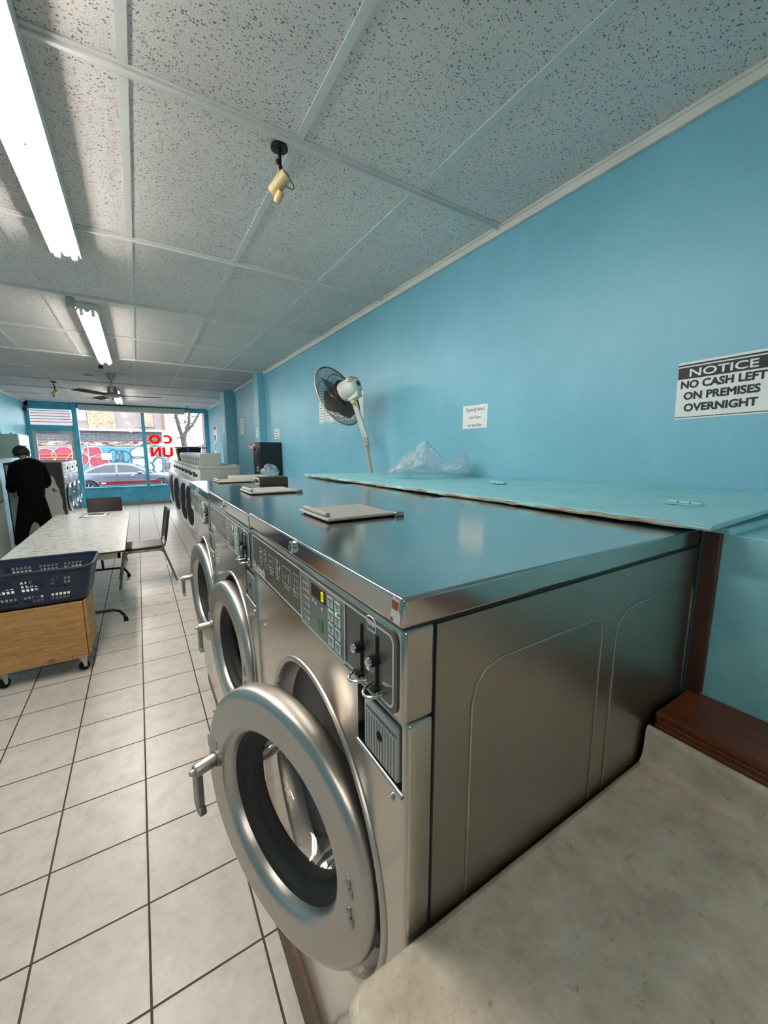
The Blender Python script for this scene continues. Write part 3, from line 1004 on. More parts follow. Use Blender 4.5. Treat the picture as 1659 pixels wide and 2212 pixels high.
    hd.lathe([(.021, .0), (.021, -.006), (.017, -.008)], (0, .508, .033), (1, 0, 0), 24)
    hd.lathe([(.007, -.055), (.007, -.066), (.005, -.069), (.0003, -.07)], (0, .508, .033), (1, 0, 0), 16)
    hdl = hd.build('door_handle', 'cast', d)
    gy = .510
    gp = MB()
    gp.box(-.060, -.042, gy - .012, gy + .010, -.062, .039)
    gp.hexa([(-.060, gy - .022, -.079), (-.042, gy - .022, -.079), (-.042, gy - .006, -.081), (-.060, gy - .006, -.081)], [(-.060, gy - .012, -.060), (-.042, gy - .012, -.060), (-.042, gy + .010, -.060), (-.060, gy + .010, -.060)])
    gp.build('handle_grip', 'cast', d, bevel=.004, seg=3)
    lb = MB().prism([(-.022, -.018), (.020, -.018), (.022, .016), (-.022, .018)], (-.0018, .528, .062), (0, -1, 0), (0, 0, 1), (.0006, 0, 0)).build('warning_label', 'pad_light', d)
    for a, yy in ((.034, .056), (.014, .051), (-.027, .055), (-.047, .050)):
        MB().ell((-.0012, yy, a), (.0055, .0068, .0115), 14, 8).build('rivet', 'steel_door', d)
    for a in (150, 205, 222):
        r_ = math.radians(a)
        MB().cyl((.012, DR - (DR - .002) * math.cos(r_), (DR - .002) * math.sin(r_)), (.012, DR - (DR + .003) * math.cos(r_), (DR + .003) * math.sin(r_)), .004, n=8).build('edge_screw', 'dark', d)
    return t


def la_o(t):
    return kids(t, 'latch')[0]


M['pad_light'] = simple('engraved_silver_plate', S(172, 170, 164), .38, metal=.3, var=.08)
w1 = washer()
w2 = dup(w1, (.28, .388 + .819, WZ - .007), label='middle stainless steel washer of the three, door ajar')
w3 = dup(w1, (.28, .388 + 1.637, WZ - .015), label='farthest stainless steel washer, next to the white washers, door ajar')
for w_, a in ((w2, 5.5), (w3, 5.0)):
    for d in kids(w_, 'door'):
        d.rotation_euler = (0, 0, math.radians(a))
        d.location = (-.010, DCY - DR + .04, DCZ - .02)

# small things on the near washer and its top
t = thing('cat_sticker', 'small sticker of a brown and white cat on the lid corner of the nearest washer', 'sticker', (.2672, .404, 1.397))
MB().prism([(-.010, 0), (.010, 0), (.011, .012), (.008, .020), (.009, .030), (.009, .036), (.006, .032), (0, .033), (-.005, .037), (-.008, .030), (-.007, .022), (-.011, .010)], (0, 0, 0), (0, -1, 0), (0, 0, 1), (.0006, 0, 0)).build('body', 'catwhite', t)
MB().prism([(-.007, .018), (.006, .018), (.008, .030), (-.007, .031)], (-.0004, 0, 0), (0, -1, 0), (0, 0, 1), (.0004, 0, 0)).prism([(-.011, .0), (-.006, .0), (-.006, .006), (-.011, .006)], (-.0004, 0, 0), (0, -1, 0), (0, 0, 1), (.0004, 0, 0)).build('brown_patch', 'catbrown', t)
t = thing('coin_changer_box', 'small dark grey metal box standing on the farthest stainless washer', 'box', (.575, 2.27, WZ + WH - .015))
MB().box(0, .165, 0, .10, 0, .046).build('body', 'rubber', t, bevel=.003)
MB().box(-.002, .0, .01, .09, .004, .042).build('socket_plate', 'ink', t)
for k in range(3):
    MB().box(-.004, -.002, .016 + k * .026, .034 + k * .026, .012, .034).build('socket', 'dark', t)

# ------------------------------------------------------------------ notices on the right wall
def notice(label, y, z, w_, h_, lines, x=XR, rot=0.0, paper='paper', blocks=(), name='notice', ink='print', group=None):
    """sheet centred at (y, z) on the wall face x, read from the room"""
    t = thing(name, label, 'notice', (x - .0012, y, z), group=group)
    t.rotation_euler = (rot, 0, 0)
    MB().box(-.0006, .0008, -w_ / 2, w_ / 2, -h_ / 2, h_ / 2).build('sheet', paper, t)
    if blocks:
        b = MB()
        for u0, u1, v0, v1 in blocks:
            b.box(-.0011, -.0005, -u1, -u0, v0, v1)
        b.build('printed_block', ink, t)
    if lines:
        text_bm(lines, Matrix.Translation((-.0014, 0, 0)) @ MIR, .0002).build('lettering', ink, t)
    return t


# the big warning notice near the right edge of the frame
wn, hn = .285, .222
t = notice('black and white NOTICE no cash left sign on the blue wall, far right', .642, 1.856, wn, hn,
           [('NO CASH LEFT', 0, .010, .029, 'CENTER', .055, .96), ('ON PREMISES', 0, -.034, .029, 'CENTER', .055, .98), ('OVERNIGHT', 0, -.080, .029, 'CENTER', .055, 1.0)],
           rot=math.radians(-1.2), blocks=((-wn / 2, wn / 2, .0955, .102), (-wn / 2 + .001, wn / 2 - .001, .046, .0905), (-wn / 2, wn / 2, -.105, -.102)), name='warning_sign')
text_bm([('NOTICE', 0, .054, .0295, 'CENTER', .03, 1.42)], Matrix.Translation((-.0016, 0, 0)) @ MIR, .0002).build('heading', 'paper', t)

notice('white Opening hours sheet on the blue wall right of the plastic bag', 1.927, 1.834, .222, .148,
       [('Opening hours', 0, .036, .026, 'CENTER', .0, .80), ('7 am-10 pm', 0, -.012, .020, 'CENTER', .0, .80), ('Last wash,9pm', 0, -.062, .020, 'CENTER', .0, .80)], ink='greyprint')
for k, (y0, y1, lab) in enumerate(((4.52, 4.36, 'white sheet of text lines on the wall, leftmost behind the fan cage'), (4.345, 4.10, 'white text sheet on the wall, second from left behind the fan'), (4.085, 3.42, 'wide white sheet on the wall behind the fan motor'))):
    w_ = y0 - y1
    bl = []
    for c_ in range(1 if k < 2 else 3):
        for r_ in range(7):
            u0 = -w_ / 2 + .02 + c_ * .21
            u1 = min(u0 + (.10 if r_ % 3 else .12), w_ / 2 - .012)
            bl.append((u0, u1, .085 - r_ * .032 - .006, .085 - r_ * .032))
    bl.append((w_ / 2 - .005, w_ / 2, -.12, .10))
    notice(lab, (y0 + y1) / 2, 2.055, w_, .245, [], rot=math.radians(0), blocks=bl, ink='greyprint', group=None)
notice('small white notice on the wall just above the black change machine', 6.26, 1.87, .24, .155, [('No', 0, .03, .03, 'CENTER', 0, 1), ('dye', 0, -.015, .03, 'CENTER', 0, 1), ('please', 0, -.06, .025, 'CENTER', 0, 1)][:0], blocks=((-.07, .07, .02, .035), (-.05, .05, -.022, -.008), (-.07, .07, -.062, -.048)), ink='greyprint')
notice('small white notice on the inner face of the nearer pilaster', 6.99, 1.915, .15, .165, [], x=1.768, blocks=((-.04, .04, .03, .042), (-.03, .03, -.015, -.003)), ink='greyprint')
notice('tall narrow white notice on the wall between the two pilasters', 8.66, 2.10, .27, .31, [], blocks=tuple((-.07, .07, .11 - k * .05, .125 - k * .05) for k in range(5)), ink='greyprint')
notice('red and white notice on the wall left of the black change machine', 7.98, 1.685, .26, .15, [], blocks=((-.11, .11, .02, .07), (-.11, .11, -.075, -.045)), ink='redprint')
notice('tall white notice high on the second pilaster', 9.55, 2.15, .16, .32, [], x=1.68, blocks=((-.06, .06, .10, .13), (-.05, .05, .02, .03), (-.05, .05, -.04, -.03)), ink='redprint')
notice('round headed red and white poster on the wall near the window', 12.6, 2.1, .5, .44, [], x=1.98, blocks=((-.2, .2, .1, .2), (-.2, .1, -.2, -.05)), ink='redprint')
notice('narrow white poster below the red poster on the wall near the window', 12.75, 1.70, .28, .3, [], x=1.98, blocks=((-.08, .08, -.1, .1),), ink='greyprint')


# ------------------------------------------------------------------ pedestal fan behind the lid
VF = Vector((.5197, .8400, -.1557))      # from the camera into the room, along the lens
VR = Vector((.8503, -.5262, 0))
VU = VR.cross(VF)
fc = Vector((1.515, 3.195, 2.078))       # middle of the cage
fa = (VF * .56 + (VR * -.92 + VU * -.36).normalized() * .83).normalized()    # the way the fan blows
side = fa.cross(Vector((0, 0, 1))).normalized()
up2 = side.cross(fa)
FM = Matrix((( side.x, up2.x, fa.x, fc.x), (side.y, up2.y, fa.y, fc.y), (side.z, up2.z, fa.z, fc.z), (0, 0, 0, 1)))
tf = thing('pedestal_fan', 'old off-white pedestal fan leaning behind the washers against the blue wall', 'fan', (1.72, 2.99, 1.228))
TL = Matrix.Translation(-Vector((1.72, 2.99, 1.228)))
LM = TL @ FM
R = .268


def grille(sgn, depth, name, nw=72):
    mb = MB()
    for r_, zz in ((R, 0.0), (R * .66, sgn * depth * .85), (R * .36, sgn * depth)):
        mb.tube([(r_ * math.cos(2 * PI * k / 48), r_ * math.sin(2 * PI * k / 48), zz) for k in range(48)], .0045 if r_ == R else .0026, 6, loop=True)
    for k in range(nw):
        a = 2 * PI * k / nw
        prof = [(R, 0), (R * .93, sgn * depth * .35), (R * .66, sgn * depth * .85), (R * .34, sgn * depth), (.06, sgn * depth * 1.02)]
        mb.tube([(r_ * math.cos(a), r_ * math.sin(a), zz) for r_, zz in prof], .0019, 4)
    return mb.build(name, 'wire', tf, mtx=LM)


grille(-1, .055, 'rear_grille')
grille(1, .075, 'front_grille')
MB().lathe([(R + .004, -.006), (R + .006, 0), (R + .004, .006), (R - .002, 0), (R + .004, -.006)], (0, 0, 0), (0, 0, 1), 64).build('grille_ring', 'creamplastic', tf, mtx=LM)
bl = MB()
for k in range(4):
    a0 = 2 * PI * k / 4 + .5
    g_ = []
    for i in range(7):
        r_ = .045 + (R * .80 - .045) * i / 6
        wdt = .035 + .085 * math.sin(PI * min(1, (i + .6) / 6.2))
        row = []
        for j in range(6):
            v = (j / 5 - .5)
            a = a0 + v * 2 * wdt / max(r_, .09) + .25 * i / 6
            row.append((r_ * math.cos(a), r_ * math.sin(a), .012 - v * .055))
        g_.append(row)
    bl.rings(g_, closed=False)
bl.build('fan_blade', 'blade', tf, solid=.003, mtx=LM)
MB().lathe([(.05, -.012), (.052, .02), (.04, .035), (.001, .038)], (0, 0, 0), (0, 0, 1), 28).build('blade_hub', 'blade', tf, mtx=LM)
mo = MB().lathe([(.07, -.056), (.082, -.062), (.086, -.075), (.086, -.095), (.084, -.098), (.086, -.101), (.085, -.16), (.08, -.19), (.066, -.215), (.04, -.228), (.001, -.23)], (0, 0, 0), (0, 0, 1), 36)
mo = mo.build('motor_housing', 'fanwhite', tf, mtx=LM)
MB().lathe([(.062, -.058), (.105, -.058), (.108, -.052), (.06, -.05)], (0, 0, 0), (0, 0, 1), 36).build('grille_boss', 'dark', tf, mtx=LM)
vt = MB()
for k in range(10):
    a = PI * .1 + PI * .8 * k / 9
    vt.tube([(.060 * math.cos(a), .060 * math.sin(a), -.2205), (.080 * math.cos(a), .080 * math.sin(a), -.1925)], .0035, 6)
vt.cyl((0, 0, -.226), (0, 0, -.236), .022, n=16)
vt.build('motor_vent', 'dark', mo, mtx=LM)
MB().box(-.035, .035, -.105, -.05, -.215, -.10).build('swing_gear_box', 'fanwhite', tf, mtx=LM, bevel=.01, seg=3)
MB().cyl((0, .084, -.145), (0, .106, -.145), .005, n=10).cyl((0, .102, -.145), (0, .116, -.145), .008, n=10).build('swing_knob', 'fanwhite', tf, mtx=LM)
top = fc - fa * .135 - up2 * .085
pole0 = Vector((1.70, 2.955, 1.425))
mid = Vector((1.683, 3.02, 1.735))
dirp = (mid - pole0).normalized()
low = pole0 - dirp * .188
T_ = lambda p: Vector(p) - Vector((1.72, 2.99, 1.228))
ptop = mid + (top - mid) * 1.0
nk = MB()
nk.tube([T_(mid - dirp * .01), T_(mid + (ptop - mid) * .55), T_(ptop)], [.034, .030, .026], 4)
nk.build('neck', 'fanwhite', tf, bevel=.006)
MB().cyl(T_(ptop + Vector((-.02, -.026, -.035))), T_(ptop + Vector((-.034, -.05, -.035))), .017, n=16).build('tilt_knob', 'yellow', tf, bevel=.003)
MB().cyl(T_(mid - dirp * .075), T_(mid + dirp * .005), .021, n=20).cyl(T_(mid - dirp * .085), T_(mid - dirp * .07), .024, n=20).build('pole_collar', 'fanbeige', tf)
MB().cyl(T_(low), T_(mid - dirp * .03), .0155, n=18).build('pole', 'fanbeige', tf)
MB().lathe([(.001, 0), (.17, 0), (.18, .006), (.17, .018), (.06, .03), (.03, .06), (.02, .07)], T_(low - Vector((0, 0, .012))), (0, 0, 1), 40).build('base', 'fanwhite', tf)
MB().tube([T_(mid + (ptop - mid) * .12 + Vector((-.03, -.02, 0))), T_(mid - dirp * .05 + Vector((-.024, -.018, 0))), T_(mid - dirp * .2 + Vector((-.014, -.012, 0))), T_(low + Vector((-.012, -.012, .05)))], .003, 6).build('power_cord', 'creamplastic', tf)


# ------------------------------------------------------------------ crumpled plastic bags
def bag(label, lobes, loc, seed, n=4):
    """one crumpled sheet: blob of several lobes, creased by noise"""
    bm = bmesh.new()
    bmesh.ops.create_icosphere(bm, subdivisions=n, radius=1)
    mb = MB()
    mb.bm.free()
    mb.bm = bm
    for v in bm.verts:
        d = v.co.normalized()
        r_ = 0
        for c_, rad, p in lobes:
            c_ = Vector(c_)
            r_ = max(r_, rad * max(0.0, d.dot(c_)) ** p)
        nz = noise.noise(d * 3.1 + Vector((seed, 0, 0))) * .22 + abs(noise.noise(d * 7.0 + Vector((0, seed, 0)))) * .20 + abs(noise.noise(d * 15 + Vector((0, 0, seed)))) * .10
        v.co = d * r_ * (.84 + nz)
    for v in bm.verts:
        v.co.z = max(v.co.z, -.0) if v.co.z < 0 else v.co.z
        v.co.z += .003 * noise.noise(v.co * 30)
        v.co.z = max(v.co.z, 0.001)
    o = mb.build('plastic_bag', 'film', sharp=24)
    o.location = loc
    return tag(o, label, 'plastic bag')




def long_bag(label, prof, loc, seed, depth):
    """crumpled sheet lying along the lens-right direction: prof = (along, height)"""
    rs = []
    n_ = 64
    m_ = 30
    for i in range(n_ + 1):
        s_ = prof[0][0] + (prof[-1][0] - prof[0][0]) * i / n_
        for (a0, h0), (a1, h1) in zip(prof[:-1], prof[1:]):
            if a0 <= s_ <= a1 + 1e-9:
                hh = h0 + (h1 - h0) * (s_ - a0) / (a1 - a0)
                break
        e = min(1.0, .25 + 4.5 * min(i / n_, 1 - i / n_))
        row = []
        for k in range(m_):
            a_ = 2 * PI * k / m_
            q = Vector((s_ * 9, math.cos(a_) * 2.2, math.sin(a_) * 2.2 + seed))
            f_ = .86 + .26 * noise.noise(q) + .26 * abs(noise.noise(q * 2.3)) + .10 * noise.noise(q * 5)
            dd = math.cos(a_) * depth * e * f_
            hz = hh * (.5 + .5 * math.sin(a_)) ** .8 * (.78 + .34 * f_ * max(0, math.sin(a_)))
            row.append(VR * (s_ + .012 * noise.noise(q * 1.7)) + Vector((VF.x, VF.y, 0)).normalized() * dd + Vector((0, 0, max(.0015, hz))))
        rs.append(row)
    o = MB().rings(rs, True, True, True).build('plastic_bag', 'film', sharp=22)
    o.location = loc
    return tag(o, label, 'plastic bag')


a = (VR * -1.0).normalized()
b_ = VR
long_bag('crumpled clear plastic bag lying on the blue lid board under the wall', [(-.265, .012), (-.24, .035), (-.16, .105), (-.06, .175), (-.025, .205), (.02, .175), (.07, .118), (.12, .085), (.16, .088), (.20, .115), (.235, .128), (.255, .09), (.27, .02)], (1.585, 2.02, 1.4615), 3.3, .125)
bag('clear plastic bag in front of the black change machine', [(a, .15, 1.0), (b_, .15, 1.0), (Vector((0, 0, 1)), .22, .7), (VF, .13, .6), (-VF, .14, .6), (Vector((0, 0, -1)), .04, 1)], (1.50, 5.35, 1.2265), 8.1)

# ------------------------------------------------------------------ change machine, cream cabinet
t = thing('change_machine', 'black metal change machine fixed to the blue wall beside the first pilaster', 'machine', (1.555, 6.03, 1.228))
MB().box(0, .333, 0, .40, 0, .507).build('cabinet', 'dark', t, bevel=.005)
MB().box(-.006, 0, .01, .39, .01, .497).build('face_plate', 'blackmetal', t, bevel=.003)
MB().box(-.010, -.004, .24, .33, .37, .43).box(-.010, -.004, .05, .10, .27, .42).build('bill_slot', 'black', t, bevel=.002)
MB().cyl((-.006, .2, .445), (-.02, .2, .445), .014, n=14).build('coin_lock', 'chrome', t)
MB().box(-.02, -.004, .07, .19, .06, .14).build('coin_cup', 'cast', t, bevel=.006)
MB().box(-.0075, -.005, .27, .36, .455, .485).build('badge', 'ink', t)

t = thing('utility_cabinet', 'low cream metal cabinet behind the farthest stainless washer', 'cabinet', (.82, 3.95, 0))
MB().box(0, .33, 0, .62, 0, 1.30).build('body', 'offwhite', t, bevel=.006)
MB().box(-.004, .344, -.004, .624, 1.30, 1.345).build('top_panel', 'offwhite', t, bevel=.004)
for k in range(3):
    MB().cyl((.05 + k * .12, -.006, 1.322), (.05 + k * .12, -.003, 1.322), .006, n=8).build('screw', 'dark', t)


# ------------------------------------------------------------------ security cameras, sensor
def sec_cam(label, x, y, s=1.0, rz=0.0):
    t = thing('security_camera', label, 'camera', (x, y, H - .0085), rz)
    MB().lathe([(.001, 0), (.034, 0), (.036, -.010), (.030, -.010), (.012, -.014), (.001, -.015)], (0, 0, 0), (0, 0, 1), 32).build('ceiling_disc', 'blackmetal', t)
    MB().cyl((0, 0, -.01), (0, -.003, -.075), .0065, n=12).cyl((0, -.003, -.075), (.004, -.006, -.105), .0085, n=12).build('stem', 'blackmetal', t)
    MB().ell((-.010, -.004, -.062), (.010, .010, .011), 12, 8).build('joint_knob', 'blackmetal', t)
    p0, p1 = Vector((.016, -.034, -.116)), Vector((-.026, .030, -.168))
    ax = (p1 - p0).normalized()
    L = (p1 - p0).length
    bd = MB().lathe([(.001, 0), (.022, 0), (.0245, .003), (.025, L * .72), (.0243, L * .73), (.025, L * .74), (.025, L * .98), (.020, L * 1.02), (.001, L * 1.02)], p0, ax, 28).build('body', 'creamplastic', t)
    MB().lathe([(.001, -.0008), (.019, -.0008), (.019, .0)], p0, ax, 24).build('rear_cap', simple('dull_grey_cap', S(132, 126, 110), .5), bd)
    q0 = p0 + ax * L * .70 + Vector((.012, -.012, -.022))
    MB().lathe([(.001, -.004), (.015, -.004), (.0165, 0), (.0165, .030), (.012, .042), (.001, .044)], q0, (ax + Vector((.1, -.05, -.25))).normalized(), 20).build('lens_hood', 'creamplastic', t)
    MB().ell(p0 + ax * L * .45 + Vector((.018, -.018, -.008)), (.004, .004, .004), 10, 6).build('adjust_screw', 'creamplastic', bd)
    c0 = p0 + ax * .01 + Vector((.016, -.012, -.016))
    MB().tube([c0, c0 + Vector((.012, -.004, -.014)), c0 + Vector((.016, -.004, -.03)), c0 + Vector((.006, .0, -.034)), p0 + ax * L * .4 + Vector((.014, -.016, -.02))], .0022, 6).build('cable', 'rubber', t)
    return t


sec_cam('cream security camera hanging by a black stem from the near ceiling', .612, 1.826)
t = sec_cam('small cream security camera hanging from the far left ceiling', -1.235, 9.77, rz=2.0)
t.scale = (1.35, 1.35, 1.35)
t = sec_cam('small dark security camera hanging beside the right end of the blind box', 1.36, 13.2, rz=2.6)
t = thing('smoke_sensor', 'small grey sensor box clipped to a ceiling bar between the first two lights', 'sensor', (-.372, 4.36, H - .018))
MB().box(-.03, .03, -.03, .03, -.075, 0).build('body', 'greyenamel', t, bevel=.008, seg=3)
MB().box(-.02, .02, -.02, .02, -.01, .012).build('clip', 'white', t)
tag(MB().box(-.40, -.34, 7.55, 7.61, H - .05, H - .004).build('ceiling_sensor', 'dark', bevel=.006, origin=(-.37, 7.58, H - .004)), 'small black box on the ceiling in front of the ceiling fan', 'sensor')
tag(MB().lathe([(.001, -.03), (.06, -.03), (.07, -.02), (.07, 0)], (-.60, 8.6, H - .004), (0, 0, 1), 28).build('smoke_alarm', 'greyenamel', origin=(-.60, 8.6, H - .004)), 'flat round grey smoke alarm on the ceiling left of the fan', 'smoke alarm')

# ------------------------------------------------------------------ ceiling fan
t = thing('ceiling_fan', 'grey three bladed ceiling fan under the far ceiling', 'ceiling fan', (-.285, 8.35, H - .006))
MB().lathe([(.001, 0), (.065, 0), (.062, -.02), (.04, -.085), (.018, -.09)], (0, 0, 0), (0, 0, 1), 28).build('canopy', 'cast', t)
MB().cyl((0, 0, -.08), (0, 0, -.22), .013, n=14).build('down_rod', 'cast', t)
MB().lathe([(.02, -.19), (.06, -.20), (.065, -.24), (.07, -.30), (.14, -.325), (.15, -.345), (.12, -.37), (.05, -.385), (.001, -.388)], (0, 0, 0), (0, 0, 1), 36).build('motor', 'cast', t)
for ang in (-8, 112, 232):
    a_ = math.radians(ang)
    rm = Matrix.Rotation(a_, 4, 'Z')
    fb = MB()
    g_ = []
    for i in range(8):
        x = .13 + .60 * i / 7
        wv = .022 if i == 0 else (.05 + .022 * min(1, i / 3))
        g_.append([(x, -wv, -.345 - .012), (x, 0, -.345), (x, wv, -.345 + .010)])
    fb.rings(g_, closed=False)
    fb.build('fan_blade', 'rubber', t, solid=.005, mtx=rm)
MB().lathe([(.018, -.385), (.018, -.41), (.01, -.425), (.001, -.427)], (0, 0, 0), (0, 0, 1), 16).build('finial', 'cast', t)

# ------------------------------------------------------------------ folding table with papers
t = thing('folding_table', 'long white folding table with brown scuffs in the middle of the floor', 'table', (-.59, 5.43, 0))
tz = .752
MB().prism(rrect(.845, 2.72, .03, 4), (0, 0, tz - .02), (1, 0, 0), (0, 1, 0), (0, 0, .02)).build('tabletop', 'table', t, bevel=.003)
MB().prism(rrect(.85, 2.725, .03, 4), (0, 0, tz - .019), (1, 0, 0), (0, 1, 0), (0, 0, .012)).build('edge_band', 'darkwood', t)
ap = MB()
ap.box(-.385, .385, -1.30, -1.275, tz - .085, tz - .02).box(-.385, .385, 1.275, 1.30, tz - .085, tz - .02)
ap.box(-.385, -.36, -1.30, 1.30, tz - .085, tz - .02).box(.36, .385, -1.30, 1.30, tz - .085, tz - .02)
ap.build('apron', 'offwhite', t, bevel=.003)
for yy in (-1.08, .50):
    lg = MB()
    pts = [(-.375, yy, .015), (-.37, yy, .06), (-.34, yy, .105), (-.29, yy, .125), (0, yy, .135), (.27, yy, .125), (.32, yy, .105), (.35, yy, .06), (.362, yy, .015)]
    lg.tube(pts, .0135, 12)
    for sx_ in (-.22, .10):
        lg.cyl((sx_, yy, .128), (sx_, yy, tz - .02), .0135, n=12)
    o = lg.build('leg', 'blackmetal', t)
    for sx_ in (-.376, .363):
        MB().cyl((sx_, yy, 0), (sx_, yy, .035), .021, .016, n=14).build('foot_cap', 'black', o)

t = thing('open_booklet', 'open white booklet lying on the far end of the folding table', 'booklet', (-.56, 6.45, tz + .0005))
MB().hexa([(-.15, -.11, 0), (0, -.11, 0), (0, .11, 0), (-.11, .11, 0)], [(-.15, -.11, .003), (0, -.11, .006), (0, .11, .006), (-.11, .11, .003)]).build('left_page', 'paper', t)
MB().hexa([(0, -.11, 0), (.13, -.10, 0), (.15, .12, 0), (0, .11, 0)], [(0, -.11, .006), (.13, -.10, .002), (.15, .12, .002), (0, .11, .006)]).build('right_page', 'paper', t)
MB().tube([(-.15, -.11, .004), (-.11, .11, .004), ], .003, 6).tube([(.13, -.10, .004), (.15, .12, .004)], .003, 6).tube([(-.15, -.11, .003), (0, -.112, .003)], .003, 6).build('cover_edge', 'rubber', t)
tag(MB().cyl((-.63, 6.50, tz + .0145), (-.47, 6.475, tz + .0145), .0068, n=10).cyl((-.47, 6.475, tz + .0145), (-.45, 6.472, tz + .0145), .006, .001, n=10).build('pen', 'dark', origin=(-.54, 6.49, tz + .008)), 'dark pen lying across the open booklet on the table', 'pen')


# ------------------------------------------------------------------ chairs
def chair(label, loc, rz):
    t = thing('stacking_chair', label, 'chair', loc, rz)
    MB().prism(rrect(.42, .44, .06, 5), (.0, 0, .435), (1, 0, 0), (0, 1, 0), (0, 0, .035)).build('seat', 'brownvinyl', t, bevel=.012, seg=3)
    for s in (-1, 1):
        y = s * .205
        pts = [(.285, y * 1.12, .0), (.24, y * 1.05, .22), (.215, y, .36), (.20, y, .40), (.165, y, .420), (-.13, y, .418), (-.18, y, .405), (-.21, y, .37), (-.26, y * 1.06, .20), (-.315, y * 1.12, 0)]
        MB().tube(pts, .0125, 10).build('leg_frame', 'tubegrey', t)
        bp = [(.0, y, .425), (-.15, y, .422), (-.19, y, .435), (-.215, y, .47), (-.232, y, .55), (-.275, y, .80), (-.283, y, .86), (-.288, y * .94, .885)]
        MB().tube(bp, .011, 10).build('back_upright', 'tubegrey', t)
    MB().cyl((.2, -.205, .412), (.2, .205, .412), .010, n=10).cyl((-.15, -.205, .412), (-.15, .205, .412), .010, n=10).build('cross_bar', 'tubegrey', t)
    g_ = []
    for i in range(6):
        z = .52 + .375 * i / 5
        xo = -.222 - .062 * i / 5
        g_.append([(xo - .022 * math.cos(PI * (j / 8 - .5)), -.222 + .444 * j / 8, z) for j in range(9)])
    MB().rings(g_, closed=False).build('backrest', 'brownvinyl', t, solid=.026, bevel=.008)
    return t


chair('brown vinyl chair with grey tube frame turned sideways at the right of the table', (-.03, 5.63, 0), PI + .03)
chair('brown vinyl chair tucked under the far end of the folding table', (-.50, 7.12, 0), -PI / 2)

# ------------------------------------------------------------------ wooden trolley and laundry basket
t = thing('wooden_trolley', 'yellow plywood box trolley on casters in front of the table', 'trolley', (-.70, 3.63, 0), math.radians(-1.0))
z0, z1 = .125, .548
MB().box(-.295, .275, -.20, -.182, z0, z1).build('front_board', 'plywood', t, bevel=.002)
MB().box(-.295, .295, .19, .208, z0, z1).build('back_board', 'plywood', t, bevel=.002)
MB().prism([(-.182, z0 + .02), (.19, z0 + .02), (.19, z1 + .003), (-.182, z1 - .002)], (.277, 0, 0), (0, 1, 0), (0, 0, 1), (.018, 0, 0)).build('side_board', 'plywood', t, bevel=.002)
MB().prism([(-.182, z0 + .02), (.19, z0 + .02), (.19, z1), (-.182, z1 - .005)], (-.295, 0, 0), (0, 1, 0), (0, 0, 1), (.018, 0, 0)).build('side_board', 'plywood', t, bevel=.002)
MB().box(-.277, .296, -.182, .20, z0 - .002, z0 + .018).build('floor_board', 'rawwood', t)
nl = MB()
for x, z in ((.262, .50), (.262, .34), (.262, .24), (.255, .145), (.185, .145), (-.28, .15), (-.26, .16), (.262, .19)):
    nl.cyl((x, -.2012, z), (x, -.199, z), .0035, n=8)
nl.build('nail', 'dark', t)
for x, y, a in ((.225, -.14, .6), (-.215, -.15, .9), (.225, .15, .3), (-.215, .15, 1.4)):
    rm = Matrix.Translation((x, y, 0)) @ Matrix.Rotation(a, 4, 'Z')
    cs = MB().lathe([(.001, -.013), (.026, -.013), (.034, -.010), (.034, .010), (.026, .013), (.001, .013)], (.012, 0, .034), (0, 1, 0), 26).build('caster_wheel', 'black', t, mtx=rm)
    MB().prism([(-.018, .118), (.03, .118), (.022, .03), (.004, .03)], (0, -.018, 0), (1, 0, 0), (0, 0, 1), (0, .0025, 0)).prism([(-.018, .118), (.03, .118), (.022, .03), (.004, .03)], (0, .0155, 0), (1, 0, 0), (0, 0, 1), (0, .0025, 0)).box(-.028, .036, -.026, .026, .114, .123).cyl((.012, -.02, .034), (.012, .02, .034), .006, n=10).build('caster_fork', 'ink', cs, mtx=rm)


